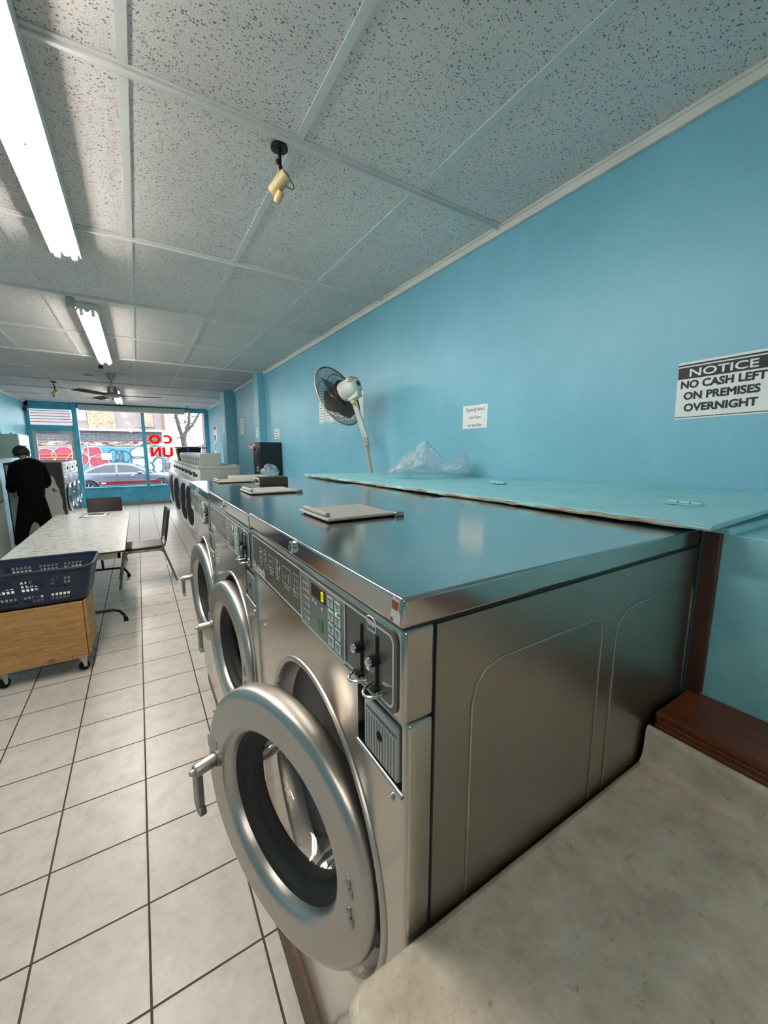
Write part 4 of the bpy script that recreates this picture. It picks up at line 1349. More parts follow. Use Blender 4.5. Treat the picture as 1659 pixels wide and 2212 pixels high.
def basket(label, loc, rz):
    t = thing('laundry_basket', label, 'basket', loc, rz)
    LX, LY, Hh = .66, .47, .245
    ns, nz = 264, 26

    def outline(z):
        k = z / Hh
        w_, l_ = LX * (.86 + .14 * k), LY * (.84 + .16 * k)
        r_ = .07
        pts = []
        seg = [(l_ - 2 * r_), (PI * r_ / 2), (w_ - 2 * r_), (PI * r_ / 2)] * 2
        tot = sum(seg)
        starts = [((w_ / 2, -l_ / 2 + r_), (0, 1)), None, ((w_ / 2 - r_, l_ / 2), (-1, 0)), None, ((-w_ / 2, l_ / 2 - r_), (0, -1)), None, ((-w_ / 2 + r_, -l_ / 2), (1, 0)), None]
        cen = [None, (w_ / 2 - r_, l_ / 2 - r_, 0), None, (-w_ / 2 + r_, l_ / 2 - r_, 90), None, (-w_ / 2 + r_, -l_ / 2 + r_, 180), None, (w_ / 2 - r_, -l_ / 2 + r_, 270)]
        cnt = [46, 12, 62, 12] * 2
        for q in range(8):
            for i in range(cnt[q]):
                f_ = i / cnt[q]
                if starts[q]:
                    (px, py), (dx, dy) = starts[q]
                    pts.append((px + dx * seg[q] * f_, py + dy * seg[q] * f_, z))
                else:
                    cx, cy, a0 = cen[q]
                    a = math.radians(a0 + 90 * f_)
                    pts.append((cx + r_ * math.cos(a), cy + r_ * math.sin(a), z))
        return pts
    mb = MB()
    zs = [Hh * i / nz for i in range(nz + 1)]
    R_ = [outline(z) for z in zs]
    nn = len(R_[0])
    V = [[mb.bm.verts.new(p) for p in r_] for r_ in R_]
    q0 = {}
    s = 0
    for q, c_ in enumerate([46, 12, 62, 12] * 2):
        for i in range(c_):
            q0[s] = (q % 4, i, c_)
            s += 1
    for i in range(nz):
        for j in range(nn):
            q, k, c_ = q0[j]
            hole = False
            if q in (0, 2):
                # three lattice fields on the long sides, two on the short ones
                fields = ((4, 18), (23, 37), (43, 57)) if q == 2 else ((6, 20), (26, 40))
                for a, b in fields:
                    if a <= k < b:
                        c2 = k - a
                        hole = (c2 % 3) < 2 and 2 <= i < 21 and (i % 3) < 2 and not (i in (9, 10))
                if 22 <= i <= 23 and q == 2 and 25 <= k < 36:
                    hole = False
            if hole:
                continue
            j2 = (j + 1) % nn
            mb.bm.faces.new((V[i][j], V[i][j2], V[i + 1][j2], V[i + 1][j]))
    bmesh.ops.delete(mb.bm, geom=[v for v in mb.bm.verts if not v.link_faces], context='VERTS')
    mb.build('lattice_wall', 'basket', t, solid=.0035, sharp=60)
    bt = MB()
    bt.bm.faces.new([bt.bm.verts.new((p[0], p[1], .002)) for p in outline(0)[::4]])
    bt.build('bottom', 'basket', t, solid=.004)
    rim = [(p[0] * 1.012, p[1] * 1.015, Hh) for p in outline(Hh)[::3]]
    mb = MB()
    mb.tube(rim, .011, 10, loop=True)
    mb.build('rim', 'basket', t)
    return t


basket('navy blue plastic laundry basket standing on the wooden trolley', (-.675, 3.66, .5565), math.radians(-1.5))
t = thing('folded_laundry', 'few folded pale cloths inside the navy laundry basket', 'laundry', (-.70, 3.66, .5625))
for k, (x, y, w_, l_, h_, m_) in enumerate(((-.12, .02, .20, .24, .05, 'paper'), (.12, -.05, .19, .2, .035, 'offwhite'))):
    MB().box(x - w_ / 2, x + w_ / 2, y - l_ / 2, y + l_ / 2, 0, h_).build('cloth', m_, t, bevel=.015, seg=3)

# ------------------------------------------------------------------ white washers along the right wall, beyond the stainless ones
tag(MB().box(.752, 1.42, 6.64, 11.55, 0, .33).build('tiled_plinth', 'plinth', bevel=.004, origin=(.752, 6.64, 0)), 'low white tiled plinth under the row of white washers', 'plinth')
PW = .69


def white_washer(label):
    t = thing('white_washer', label, 'washing machine', (.765, 6.66, .331), group=None)
    MB().box(.02, .62, .004, PW - .004, .0, .985).build('body', 'greyenamel', t, bevel=.008)
    MB().box(.0, .63, .002, PW - .002, .985, 1.04).build('top', 'greyenamel', t, bevel=.010, seg=3)
    em = MB()
    for x0, x1 in ((.16, .30), (.22, .52)):
        em.tube([(x0, .004, .55), (x0 + .005, .004, .83), (x0 + .03, .004, .865), (x1 - .04, .004, .865), (x1 - .008, .004, .84), (x1, .004, .55)], .006, 6)
    em.build('pressed_rib', 'greyenamel', t)
    fs = MB().hexa([(-.012, .004, .80), (.03, .004, .80), (.03, PW - .004, .80), (-.012, PW - .004, .80)], [(.012, .004, .985), (.03, .004, .985), (.03, PW - .004, .985), (.012, PW - .004, .985)]).build('console', 'white', t, bevel=.005)
    cp = MB()
    for k in range(3):
        y = .13 + k * .12
        cp.cyl((-.016, y, .89), (.01, y, .89), .024, n=14)
    cp.box(-.012, .01, .46, .60, .85, .93)
    cp.build('console_dial', 'rubber', fs, bevel=.002)
    MB().box(.0, .02, .01, PW - .01, .02, .795).build('front_panel', 'white', t, bevel=.006)
    MB().prism(rrect(.52, .66, .2, 8), (-.002, PW / 2, .40), (0, 1, 0), (0, 0, 1), (.004, 0, 0)).build('door_opening', 'black', t)
    d = MB().prism(rrect(.60, .76, .14, 7), (-.075, .30, 0), (0, 1, 0), (0, 0, 1), (.075, 0, 0)).build('door', 'white', t, bevel=.014, seg=3)
    d.location = (-.008, .045, .40)
    d.rotation_euler = (0, 0, math.radians(7))
    MB().prism(rrect(.47, .64, .2, 8), (-.079, .31, 0), (0, 1, 0), (0, 0, 1), (.006, 0, 0)).build('door_window', 'black', d, bevel=.003)
    MB().lathe([(.22, .0), (.20, .03), (.16, .07), (.001, .08)], (-.002, .30, 0), (1, 0, 0), 36).build('door_bowl', 'black', d)
    MB().box(-.092, -.074, .565, .59, -.06, .06).build('door_handle', 'chrome', d, bevel=.004)
    return t


ww = [white_washer('white front-loading washer nearest the stainless machines, its grey side panel in full view')]
labs = ['second white washer from the near end of the row, below the second grey coin box', 'third white washer from the near end of the row', 'fourth white washer from the near end of the row, in mid row', 'fifth white washer from the near end of the row', 'sixth white washer from the near end, under the black bin bag', 'white washer at the window end of the row']
for k, lb in enumerate(labs):
    ww.append(dup(ww[0], (.765, 6.66 + PW * (k + 1), .331), label=lb))
for w_ in ww:
    w_['group'] = 'white washers on the tiled plinth'
for k, w_ in enumerate(ww):
    for d in kids(w_, 'door'):
        d.rotation_euler = (0, 0, math.radians((6, 9, 5, 10, 6, 8, 6)[k]))
cb = None
for k, lb in enumerate(('grey metal coin box on the nearest white washer, its plain side in full view', 'grey metal coin box second from the near end of the washer row', 'grey metal coin box third from the near end of the washer row', 'grey metal coin box fourth from the near end of the washer row', 'grey metal coin box farthest from the camera, touching the black bin bag')):
    loc = (.80, 6.68 + PW * k, 1.3715)
    if cb is None:
        cb = thing('coin_meter_box', lb, 'box', loc, group='grey coin boxes on the white washers')
        MB().prism([(.03, 0), (.31, 0), (.31, .195), (.02, .195), (0, .165), (0, .10)], (0, 0, 0), (1, 0, 0), (0, 0, 1), (0, .64, 0)).build('housing', 'greyenamel', cb, bevel=.006)
        MB().box(-.006, .001, .10, .12, .085, .13).box(-.006, .001, .4, .42, .085, .13).build('coin_slot', 'rubber', cb)
        MB().cyl((.2, .03, .195), (.2, .03, .205), .008, n=8).build('screw', 'dark', cb)
    else:
        dup(cb, loc, label=lb)
t = thing('detergent_sheet', 'white printed sheet lying on the nearest white washer behind the coin box', 'paper', (1.22, 6.78, 1.372))
MB().box(0, .15, 0, .3, 0, .004).build('sheet', 'paper', t)
MB().box(.04, .11, .08, .2, .004, .0045).build('print', 'greyprint', t)

# black bin bag folded over a box at the window end
t = thing('bin_bag_box', 'open carton lined with a black bin bag on the last white washers', 'box', (.80, 10.42, 1.3715))
MB().hexa([(.02, 0, 0), (.42, 0, 0), (.42, .5, 0), (.02, .5, 0)], [(-.02, -.04, .285), (.50, -.04, .285), (.50, .54, .285), (-.02, .54, .285)]).build('lined_carton', 'binbag', t, bevel=.01)
MB().hexa([(-.05, -.06, .285), (.64, -.1, .285), (.60, .6, .30), (-.05, .56, .30)], [(-.06, -.07, .315), (.62, -.06, .305), (.60, .6, .32), (-.05, .56, .32)]).build('folded_rim', 'binbag', t, bevel=.004)
MB().hexa([(.1, .0, .318), (.45, .0, .312), (.45, .3, .322), (.1, .3, .322)], [(.1, .0, .326), (.45, .0, .322), (.45, .3, .332), (.1, .3, .332)]).build('pale_lining', 'flap', t)
tag(MB().cyl((0, 0, 0), (0, 0, .10), .03, n=14).cyl((0, 0, .10), (0, 0, .125), .018, n=12).build('bottle', 'blueplastic'), 'small blue bottle standing on a grey coin box near the black bag', 'bottle').location = (.93, 9.55, 1.568)

# ------------------------------------------------------------------ left side: tall dryers, peeling washers, wall cabinet
def dryer(label, y, first=None):
    if first:
        return dup(first, (-2.40, y, 0), label=label)
    t = thing('tall_dryer', label, 'dryer', (-2.40, y, 0), group='pale green dryers along the left wall')
    MB().box(0, .52, .003, .727, .0, 1.465).build('cabinet', 'palegreen', t, bevel=.006)
    MB().box(.52, .535, .008, .722, .02, .70).build('lower_door', 'palegreen', t, bevel=.005)
    MB().box(.52, .535, .008, .722, .72, 1.45).build('upper_door', 'palegreen', t, bevel=.005)
    MB().box(.535, .56, .3, .62, .835, .85).build('door_handle', 'chrome', t, bevel=.003)
    MB().box(.5355, .537, .1, .6, 1.3, 1.4).build('control_panel', 'rubber', t, bevel=.002)
    return t


d1 = dryer('pale green tall dryer by the left edge, right beside the person in black', 7.72)
dryer('pale green tall dryer farther from the person, mostly cut off by the left edge', 6.99, d1)

t = thing('peeling_washer', 'grey washer with peeling white paint on its side, right of the person in black', 'washing machine', (-1.98, 9.2, 0), group='washers of the left row')
MB().box(0, .78, .004, .66, 0, 1.40).build('body', 'peeldark', t, bevel=.006)
pp = MB()
pts = [(.02, .04), (.75, .04), (.742, .5)]
random.seed(11)
for k in range(15):
    f_ = k / 14
    pts.append((.725 - .30 * f_ ** 2.2 + random.uniform(-.012, .012), .55 + .80 * f_ ** .62 + random.uniform(-.01, .01)))
pts += [(.02, 1.36)]
pp.prism(pts, (0, .0035, 0), (1, 0, 0), (0, 0, 1), (0, -.002, 0)).build('peeling_paint', 'peel', t)
MB().box(.78, .80, .01, .655, .02, 1.13).build('front_panel', 'chrome', t, bevel=.005)
MB().box(.78, .80, .01, .655, 1.14, 1.395).build('control_panel', 'white', t, bevel=.005)
dl = MB().lathe([(.24, 0), (.24, .03), (.22, .045), (.17, .04), (.15, .03), (.001, .05)], (.80, .33, .72), (1, 0, 0), 36).build('door', 'chrome', t)
MB().lathe([(.255, .001), (.252, .012), (.24, .012)], (.80, .33, .72), (1, 0, 0), 36).build('door_seal', 'black', t)
MB().box(.835, .86, .56, .585, .68, .80).build('door_handle', 'cast', dl, bevel=.004)
for z in (1.2, 1.27, 1.34):
    MB().box(.8, .804, .1, .3, z - .02, z + .02).build('instruction_panel', 'inkdim', t)
MB().cyl((.80, .5, 1.28), (.815, .5, 1.28), .025, n=16).build('dial', 'dark', t)
dup(t, (-1.98, 9.865, 0), label='second washer of the left row, behind the peeling one')
dup(t, (-1.98, 10.53, 0), label='last washer of the left row, nearest the shop door')

t = thing('wall_cabinet', 'pale metal cabinet with shaded side coloured green, hung high on the left wall beyond the person', 'cabinet', (XL + .002, 11.1, 1.46))
MB().box(0, .32, 0, .93, 0, .49).build('body', 'palegreen', t, bevel=.005)  # green body, white doors: shaded side and lit front put into the colours
MB().box(.32, .332, .01, .92, .25, .48).box(.32, .332, .01, .92, .01, .24).build('door', 'white', t, bevel=.004)
MB().box(.332, .34, .4, .55, .235, .255).build('door_handle', 'dark', t)
MB().cyl((.05, .02, .49), (.05, .02, .56), .012, n=8).cyl((.2, .1, .49), (.2, .1, .515), .012, n=8).build('cable_stub', 'rubber', t)
tag(MB().box(XL + .002, -2.05, 9.05, 9.16, 0, 1.42).box(XL + .002, -2.04, 9.03, 9.18, 1.42, 1.45).build('partition_board', 'frame', bevel=.004, origin=(XL + .2, 9.1, 0)), 'blue painted partition panel behind the person on the left', 'panel')
tag(MB().box(-2.415, -2.34, 13.70, 13.84, 2.62, 2.72).build('junction_box', 'darkwood', bevel=.006, origin=(-2.38, 13.77, 2.62)), 'small dark junction box in the corner above the shop door', 'box')


# ------------------------------------------------------------------ the person
def skin_mesh(name, mat, verts, edges, parent, sub=2, root=0, smooth_bump=None):
    me = bpy.data.meshes.new(name)
    me.from_pydata([v[:3] for v in verts], edges, [])
    o = bpy.data.objects.new(name, me)
    COL.objects.link(o)
    md = o.modifiers.new('skin', 'SKIN')
    md.use_smooth_shade = True
    lay = me.skin_vertices[0].data
    for i, v in enumerate(verts):
        r = v[3]
        lay[i].radius = r if isinstance(r, tuple) else (r, r)
        lay[i].use_root = (i == root)
    s = o.modifiers.new('sub', 'SUBSURF')
    s.levels = s.render_levels = sub
    bpy.context.view_layer.update()
    bake(o)
    me = o.data
    me.name = name
    for p in me.polygons:
        p.use_smooth = True
    me.materials.clear()
    for m_ in (mat if isinstance(mat, (list, tuple)) else [mat]):
        me.materials.append(M[m_])
    o.parent = parent
    return o


def person():
    t = thing('person', 'person in black top and trousers seen from behind, head bowed over the machines', 'person', (-1.525, 8.44, 0), math.radians(14))
    # local: facing +y, right hand at +x
    V, E = [], []

    def add(x, y, z, r, link=None):
        V.append((x, y, z, r))
        if link is not None:
            E.append((link, len(V) - 1))
        return len(V) - 1
    pel = add(0, 0, .93, (.105, .08))
    sp = add(0, .01, 1.08, (.11, .08), pel)
    ch = add(0, .015, 1.27, (.13, .10), sp)
    up = add(0, .03, 1.41, (.115, .085), ch)
    nk = add(-.02, .07, 1.475, .052, up)
    nk2 = add(-.03, .11, 1.51, .05, nk)
    hd = add(-.04, .165, 1.55, (.080, .092), nk2)
    hd2 = add(-.045, .19, 1.598, (.078, .088), hd)
    add(-.05, .205, 1.632, (.05, .058), hd2)
    add(-.045, .265, 1.545, (.022, .02), hd)          # nose and brow bulge
    for s in (-1, 1):
        hp = add(s * .085, 0, .85, .075, pel)
        kn = add(s * .125 + (-.02 if s < 0 else 0), .03, .49, .062, hp)
        an = add(s * .15 + (-.05 if s < 0 else .02), -.01, .085, .043, kn)
        he = add(s * .15 + (-.05 if s < 0 else .02), .02, .045, .04, an)
        add(s * .17 + (-.055 if s < 0 else .02), .17, .032, (.042, .026), he)
        sh = add(s * .185, .035, 1.385, .062, up)
        if s < 0:
            el = add(-.215, .06, 1.10, .045, sh)
            wr = add(-.20, .24, .93, .03, el)
        else:
            el = add(.215, .05, 1.10, .045, sh)
            wr = add(.16, .24, 1.0, .03, el)
        pa = add(V[wr][0] + s * -.012, V[wr][1] + .055, V[wr][2] - .025, (.034, .017), wr)
        bx, by, bz = V[pa][:3]
        for k in range(4):
            fx = bx + (k - 1.5) * .019
            ln_ = (.9, 1.05, 1.0, .8)[k]
            f1 = add(fx, by + .035 * ln_, bz - .018, .0085, pa)
            f2 = add(fx, by + .060 * ln_, bz - .040, .0078, f1)
            add(fx, by + .068 * ln_, bz - .064, .0065, f2)
        th1 = add(bx + s * -.035, by - .012, bz - .014, .010, wr)
        add(bx + s * -.045, by + .02, bz - .034, .0085, th1)
    body = skin_mesh('body', 'skin', V, E, t, 2)
    # ears
    for s in (-1, 1):
        MB().ell((-.043 + s * .088, .160, 1.535), (.013, .022, .036), 12, 8).build('ear', 'skin', body)
    # hair: cap over the back and top of the head
    hb = MB()
    bm = hb.bm
    bmesh.ops.create_icosphere(bm, subdivisions=4, radius=1)
    for v in bm.verts:
        d = v.co.normalized()
        k = 1 + .05 * noise.noise(d * 6)
        v.co = Vector((d.x * .106, d.y * .118, d.z * .112)) * k
    kill = [v for v in bm.verts if (v.co.z < -.085 + .45 * max(0, v.co.y)) or (v.co.y > .045 and v.co.z < .03) or (abs(v.co.x) > .066 and v.co.z < -.02 and v.co.y > -.02)]
    bmesh.ops.delete(bm, geom=kill, context='VERTS')
    h = hb.build('hair', 'hair', t, solid=.008, sharp=60)
    h.location = (-.045, .175, 1.578)
    h.rotation_euler = (math.radians(-22), 0, math.radians(4))
    # loose black jacket and baggy trousers
    V, E = [], []
    a0 = add(0, 0, .80, (.188, .148))
    a1 = add(0, .0, .94, (.186, .150), a0)
    a2 = add(0, -.015, 1.10, (.200, .165), a1)
    a3 = add(0, -.03, 1.25, (.205, .17), a2)
    a4 = add(-.005, .0, 1.375, (.165, .14), a3)
    add(-.02, .065, 1.485, (.092, .085), a4)
    for s in (-1, 1):
        sh = add(s * .15, .01, 1.335, .105, a4)
        el = add(s * .205, .045, 1.09, .086, sh)
        w_ = (-.205, .22, .945) if s < 0 else (.165, .22, 1.01)
        add(w_[0] + s * .03, (w_[1] + .045) / 2 + .02, (w_[2] + 1.09) / 2 - .01, .072, el)
        add(*w_, .050, len(V) - 1)
    skin_mesh('jacket', 'cloth', V, E, t, 2)
    V, E = [], []
    p0 = add(0, 0, .95, (.165, .13))
    p1 = add(0, -.01, .84, (.182, .145), p0)
    p2 = add(0, -.01, .72, (.185, .14), p1)
    for s in (-1, 1):
        o_ = -.05 if s < 0 else .02
        k1 = add(s * .112 + o_ * .4, .01, .52, .108, p2)
        k2 = add(s * .14 + o_, .0, .25, .094, k1)
        add(s * .155 + o_ * 1.3, -.005, .065, .082, k2)
    skin_mesh('trousers', 'trouser', V, E, t, 2)
    for s in (-1, 1):
        o_ = -.05 if s < 0 else .025
        V, E = [], []
        q = add(s * .155 + o_, -.02, .045, (.048, .045))
        q2 = add(s * .16 + o_, .06, .042, (.050, .040), q)
        add(s * .172 + o_, .20, .034, (.046, .030), q2)
        skin_mesh('shoe', 'black', V, E, t, 2)
    return t


person()

# ------------------------------------------------------------------ the street outside
GZ = -.32
struct(MB().box(-30, 40, YW + .25, 17.2, GZ - .1, GZ + .12).build('pavement', 'pavement'))
struct(MB().box(-40, 60, 17.2, 70, GZ - .2, GZ).build('street', 'asphalt'))
tag(MB().box(1.90, 2.05, YW + .15, YW + .75, GZ + .13, 3.2).build('brick_reveal', 'brickred', origin=(1.98, YW + .4, GZ + .13)), 'red brick reveal outside at the right edge of the shop window', 'brick wall')

# opposite building
t = thing('old_building', 'old pinkish building with boarded windows across the street', 'building', (-6, 29, GZ))
z = lambda v: v - GZ
MB().box(-14, 7.62, 0, 2, z(2.84), 9).build('upper_wall', 'stucco', t)
MB().box(-14, 7.66, -.22, .3, z(2.72), z(2.86)).build('ledge', 'graffwhite', t, bevel=.02)
MB().box(-14, 7.4, .0, 2, z(2.12), z(2.74)).build('brick_band', 'brick', t)
MB().box(-14, 7.4, -.05, 2, z(1.86), z(2.12)).build('torn_band', 'torn', t)
MB().box(-14, 3.1, .0, 2, 0, z(1.88)).build('lower_wall', 'greywall', t)
MB().box(3.1, 7.4, .0, 2, 0, z(1.88)).build('blue_wall', 'bluewall', t)
for x0, x1, z0_, z1_ in ((3.68, 5.02, 2.90, 4.3), (6.26, 6.97, 3.08, 4.3), (-1.2, .6, 2.95, 4.4), (-4.6, -3.2, 2.95, 4.4)):
    o = MB().box(x0, x1, -.05, .02, z(z0_), z(z1_)).build('boarded_window', 'osb', t)
    MB().box(x0 - .05, x1 + .05, -.12, .01, z(z0_) - .06, z(z0_)).build('window_sill', 'stucco', o)
dp = MB().cyl((7.56, -.10, z(2.9)), (7.56, -.10, 8.6), .07, n=10).build('downpipe', 'brickred', t)
sg = MB().box(2.9, 3.62, -.06, -.0, z(3.30), z(3.86)).build('wall_sign', 'paper', t)
XF = Matrix(((1, 0, 0, 0), (0, 0, -1, 0), (0, 1, 0, 0), (0, 0, 0, 1)))
text_bm([('AOKE', 0, .12, .12, 'CENTER', .03, 1.2), ('UNITS', 0, -.08, .10, 'CENTER', .02, 1.1)], Matrix.Translation((3.26, -.066, z(3.58))) @ XF, .003).build('sign_lettering', 'print', sg)


# graffiti: rounded strokes and fills on the lower wall
def stroke(pts, r, mat, y, parent, loop=False):
    # smooth closed or open line of spray paint
    P = [Vector((p[0], y, p[1])) for p in pts]
    out = []
    n_ = len(P)
    rng = range(n_ if loop else n_ - 1)
    for i in rng:
        p0, p1, p2, p3 = P[(i - 1) % n_] if (loop or i) else P[0], P[i], P[(i + 1) % n_], P[(i + 2) % n_] if (loop or i + 2 < n_) else P[-1]
        for k in range(5):
            u = k / 5
            out.append(.5 * ((2 * p1) + (-p0 + p2) * u + (2 * p0 - 5 * p1 + 4 * p2 - p3) * u * u + (-p0 + 3 * p1 - 3 * p2 + p3) * u ** 3))
    if not loop:
        out.append(P[-1])
    out = [Vector((p.x, y, p.z)) for p in out]
    mb = MB()
    mb.tube(out, r, 6, loop=loop)
    return mb.build('painted_line', mat, parent), out


gt = kids(t, 'lower_wall')[0]
gb = kids(t, 'blue_wall')[0]
random.seed(5)


def blob(cx, cz, w_, h_, parent, fill, line, y=-.012, r=.025, seed=0):
    rnd = random.Random(seed)
    pts = []
    for k in range(8):
        a = 2 * PI * k / 8
        f_ = rnd.uniform(.82, 1.15)
        pts.append((cx + math.cos(a) * w_ / 2 * f_, z(cz) + math.sin(a) * h_ / 2 * f_))
    o, out = stroke(pts, r, line, y - .01, parent, True)
    if fill:
        MB().prism([(p.x, p.z) for p in out], (0, y, 0), (1, 0, 0), (0, 0, 1), (0, .008, 0)).build('painted_fill', fill, parent)
    return out


for k, (cx, cz, w_, h_) in enumerate(((1.55, 1.25, .9, .95), (2.35, 1.35, 1.0, .85), (3.0, 1.05, .95, 1.1), (3.75, 1.5, .95, .7), (4.0, .95, 1.1, .8), (.7, 1.2, .9, .9), (-.3, 1.2, 1.0, 1.0))):
    blob(cx, cz, w_, h_, gt if cx < 3.1 else gb, 'graffred', 'graffpink', seed=k, y=-.014 - .004 * k)
for k in range(4):
    stroke([(1.2, z(1.33 - k * .17)), (2.0, z(1.37 - k * .17)), (3.0, z(1.34 - k * .17))], .022, 'grafforange', -.055, gt)
for k, (cx, cz, w_, h_) in enumerate(((4.75, 1.25, .5, .75), (5.05, 1.2, .45, .8), (5.35, 1.25, .5, .7), (4.9, .75, .6, .5))):
    blob(cx, cz, w_, h_, gb, None, 'graffdark', seed=20 + k, r=.02)
for k, (cx, cz, w_, h_) in enumerate(((6.05, 1.45, .8, .8), (6.15, .85, 1.0, .8), (6.7, 1.2, .6, .7), (7.05, .7, .6, 1.0), (6.55, .55, .6, .5))):
    blob(cx, cz, w_, h_, gb, 'graffwhite', 'graffdark', seed=40 + k, y=-.014 - .006 * k, r=.022)
MB().box(4.15, 4.65, -.07, -.05, z(1.05), z(1.42)).build('paper_notice', 'paper', gb)

# pipe fence
t = thing('pipe_fence', 'pale pipe rail fence standing in front of the graffiti wall', 'fence', (-6, 27.6, GZ))
MB().cyl((-12, 0, 2.10), (13.2, 0, 2.10), .025, n=8).build('top_rail', 'pipewhite', t)
MB().cyl((-12, 0, .35), (13.2, 0, .35), .02, n=8).build('bottom_rail', 'pipewhite', t)
for k in range(9):
    MB().cyl((-12 + k * 2.9 + 1.15, 0, 0), (-12 + k * 2.9 + 1.15, 0, 2.2), .03, n=8).build('post', 'pipewhite', t)

# parked car, side on, nose to the right
t = thing('parked_car', 'silver blue sedan parked at the kerb outside the shop window', 'car', (-.5, 20.5, GZ))


def car_section(prof, ya, yb, name, mat, shrink=0.0, bev=.04):
    return MB().prism(prof, (0, ya, 0), (1, 0, 0), (0, 0, 1), (0, yb - ya, 0)).build(name, mat, t, bevel=bev, seg=3)


lower = [(-2.35, .35), (-2.38, .62), (-2.33, .86), (-2.15, .94), (-1.45, .97), (.62, .95), (1.25, .885), (1.75, .80), (1.98, .68), (2.03, .48), (1.98, .30), (1.70, .26), (-2.2, .26)]
body = car_section(lower, 0, 1.72, 'body', 'carpaint', bev=.07)
cutter = MB()
for wx in (-1.36, 1.32):
    cutter.cyl((wx, -.2, .33), (wx, .25, .33), .375, n=40)
bake(body)
cut(body, cutter)
roof = [(-1.75, .93), (-1.30, 1.16), (-.85, 1.315), (-.35, 1.372), (.0, 1.365), (.35, 1.29), (.75, 1.10), (1.02, .93)]
ca = MB()
for (ya, s) in ((.06, 1.0), (.86, 1.0)):
    pass
n_ = len(roof)
ca.rings([[(x, .05, z_) if z_ < .95 else (x, .05 + (z_ - .93) * .42, z_) for x, z_ in roof], [(x, .86, z_ + (.02 if z_ > 1 else 0)) for x, z_ in roof], [(x, 1.67, z_) if z_ < .95 else (x, 1.67 - (z_ - .93) * .42, z_) for x, z_ in roof]], closed=True, cap0=True, cap1=True)
ca.build('cabin', 'carpaint', t, bevel=.03, seg=3, sharp=40)
wd = MB()


def win(pts, yo):
    wd.prism([(x, z_) for x, z_ in pts], (0, 0, 0), (1, 0, 0), (0, 0, 1), (0, .01, 0))


for pts in ([(-1.42, .985), (-1.12, 1.16), (-.72, 1.285), (-.38, 1.305), (-.38, .985)], [(-.31, .985), (-.31, 1.308), (0, 1.295), (.28, 1.235), (.72, 1.0), (.70, .985)]):
    a = [Vector((x, .05 + (z_ - .93) * .42 - .008, z_)) for x, z_ in pts]
    wd.rings([a, [p + Vector((0, .012, 0)) for p in a]], True, True, True)
wd.build('side_window', 'carglass', t)
ws = MB()
a = [(.37, .30, 1.285), (.37, 1.42, 1.285), (.98, 1.60, .965), (.98, .12, .965)]
ws.rings([[Vector(p) + Vector((.012, 0, .012)) for p in a], [Vector(p) + Vector((.03, 0, .02)) for p in a]], True, True, True)
ws.build('windscreen', 'carglass', t)
for wx in (-1.36, 1.32):
    wl = MB().lathe([(.20, 0), (.29, -.005), (.32, .02), (.325, .06), (.325, .16), (.30, .19), (.001, .19)], (wx, -.0, .33), (0, 1, 0), 36).build('wheel', 'tyre', t)
    hb = MB().lathe([(.22, .02), (.205, .005), (.19, .03), (.17, .05)], (wx, 0, .33), (0, 1, 0), 36)
    for k in range(7):
        a_ = 2 * PI * k / 7
        hb.prism([(-.02, .03), (.02, .03), (.028, .2), (-.028, .2)], (wx, .01, .33), (math.cos(a_), 0, -math.sin(a_)), (math.sin(a_), 0, math.cos(a_)), (0, .03, 0))
    hb.lathe([(.05, .03), (.045, .005), (.001, .0)], (wx, 0, .33), (0, 1, 0), 20)
    hb.build('alloy_rim', 'alloy', wl)
mr = MB().ell((.50, -.09, .97), (.10, .09, .065), 14, 8).build('wing_mirror', 'carpaint', t)
for hx in (-.62, .22):
    MB().box(hx - .09, hx + .09, -.025, .0, .80, .825).build('door_handle', 'carpaint', t, bevel=.008)
for x in (-.345, .70):
    MB().box(x - .006, x + .006, -.004, .02, .34, .95).build('door_seam', 'dark', t)
MB().box(1.80, 1.96, -.005, .2, .66, .75).build('headlamp', 'graffwhite', t, bevel=.02)
MB().box(-2.37, -2.2, -.005, .2, .74, .86).build('tail_lamp', 'redprint', t, bevel=.02)

# red and teal board just outside the window
t = thing('street_bench', 'red and teal painted bench back outside, below the shop window', 'bench', (-.26, 14.75, GZ + .121))
MB().box(-.82, .82, -.02, .02, .755, .865).build('red_board', 'benchred', t, bevel=.004)
MB().box(-.82, .92, -.02, .02, .60, .735).build('teal_board', 'benchteal', t, bevel=.004)
MB().box(-.76, -.64, -.023, -.019, .785, .835).build('white_badge', 'paper', t)
MB().box(-.82, .92, .02, .45, .42, .46).build('seat_board', 'benchteal', t, bevel=.004)
for x in (-.7, .75):
    MB().box(x - .04, x + .04, .0, .45, 0, .42).box(x - .04, x + .04, .02, .06, 0, .84).build('leg', 'cast', t, bevel=.004)

# bare tree and a small house far behind on the right
def tree(label, base, trunk, seed, depth, name='bare_tree'):
    t = thing(name, label, 'tree', base)
    rnd = random.Random(seed)
    br = MB()
    tw = MB()

    def grow(p, d, ln_, r_, lev):
        q = p + d * ln_
        m_ = p + d * ln_ * .5 + Vector((rnd.uniform(-1, 1), rnd.uniform(-1, 1), 0)) * ln_ * .05
        (br if lev < 3 else tw).tube([p, m_, q], [r_, r_ * .85, r_ * .68], 7 if lev < 3 else 4)
        if lev >= depth:
            return
        for k in range(3 if lev > 1 else 2):
            dd = (d + Vector((rnd.uniform(-.75, .75), rnd.uniform(-.5, .5), rnd.uniform(-.15, .45)))).normalized()
            grow(q if k < 2 else m_, dd, ln_ * rnd.uniform(.6, .8), r_ * .62, lev + 1)
    for p, d, ln_, r_ in trunk:
        grow(Vector(p), Vector(d).normalized(), ln_, r_, 1)
    br.build('branch', 'bark', t)
    tw.build('twig', 'bark', t)
    return t


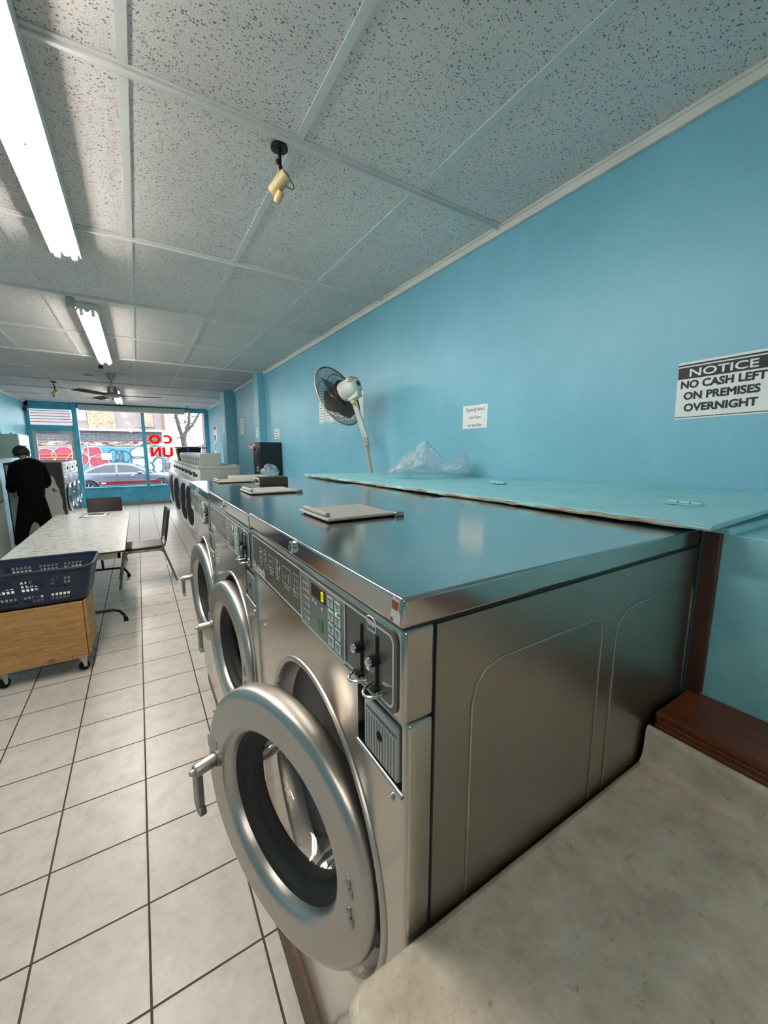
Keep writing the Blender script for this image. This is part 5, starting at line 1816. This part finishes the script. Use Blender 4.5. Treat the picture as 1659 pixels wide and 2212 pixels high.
t = thing('bare_tree', 'bare forked tree seen through the right window pane', 'tree', (3.02, 33, GZ))
b0 = MB()
b0.tube([(0, 0, 0), (-.02, 0, 1.2), (-.02, 0, 2.2), (-.08, 0, 2.9)], [.30, .22, .20, .19], 12)
b0.tube([(-.08, 0, 2.8), (-.25, 0, 3.4), (-.42, .0, 4.3), (-.46, 0, 6.5)], [.15, .14, .13, .11], 10)
b0.tube([(-.08, 0, 2.8), (.2, .1, 3.35), (.42, .1, 4.0), (.5, .1, 5.2)], [.15, .12, .10, .08], 10)
b0.tube([(.12, .05, 3.2), (.6, 0, 3.75), (1.15, -.1, 4.7), (1.5, 0, 6)], [.10, .09, .08, .05], 9)
b0.build('trunk', 'bark', t)
rnd = random.Random(12)
tw = MB()
for k in range(90):
    x0_, z0_ = rnd.choice([(-.3, 3.6), (.3, 3.7), (.9, 4.2), (-.43, 4.6), (.1, 3.3), (1.1, 4.6), (.45, 4.3), (-.05, 2.6), (.05, 2.2)])
    p = Vector((x0_, rnd.uniform(-.1, .1), z0_ + rnd.uniform(-.3, .6)))
    d = Vector((rnd.uniform(-1, 1), rnd.uniform(-.5, .5), rnd.uniform(-.35, .7))).normalized()
    ln_ = rnd.uniform(.5, 1.5)
    e1 = p + d * ln_ * .5 + Vector((0, 0, rnd.uniform(-.1, .1)))
    e2 = p + d * ln_ + Vector((rnd.uniform(-.2, .2), 0, rnd.uniform(-.25, .25)))
    r_ = rnd.uniform(.016, .034)
    tw.tube([p, e1, e2], [r_, r_ * .7, r_ * .3], 5)
    for q in (e1, e2):
        d2 = (d + Vector((rnd.uniform(-.8, .8), 0, rnd.uniform(-.6, .6)))).normalized()
        tw.tube([q, q + d2 * ln_ * .4], [r_ * .5, r_ * .2], 4)
tw.build('twig', 'bark', t)
for k, (x, y, s, lb) in enumerate(((1.9, 38, 1.0, 'hazy pinkish bush left of the tree foot'), (5.0, 40, .8, 'small bare bush near the far house'))):
    t = thing('bare_bush', lb, 'bush', (x, y, GZ))
    rnd = random.Random(60 + k)
    tw = MB()
    for i in range(130):
        a_ = rnd.uniform(0, 2 * PI)
        p = Vector((rnd.uniform(-.3, .3), rnd.uniform(-.2, .2), rnd.uniform(0, 1.2)))
        q = p + Vector((math.cos(a_) * rnd.uniform(.2, .9), math.sin(a_) * .5, rnd.uniform(.6, 1.9))) * s
        tw.tube([p, (p + q) / 2 + Vector((rnd.uniform(-.1, .1), 0, 0)), q], [.014, .01, .004], 4)
    tw.build('twig', 'stucco', t)
t = thing('small_house', 'small reddish house with a grey roof far down the street', 'house', (6.4, 52, GZ))
MB().box(-1.9, 3.2, 0, 6, 0, 1.7).build('wall', 'brickred', t)
MB().prism([(-2.3, 1.65), (3.6, 1.65), (.65, 2.75)], (0, -.4, 0), (1, 0, 0), (0, 0, 1), (0, 7, 0)).build('roof', 'roof', t)
MB().tube([(-2.35, -.45, 1.62), (.65, -.45, 2.74), (3.65, -.45, 1.62)], .09, 4).build('barge_board', 'graffwhite', t)
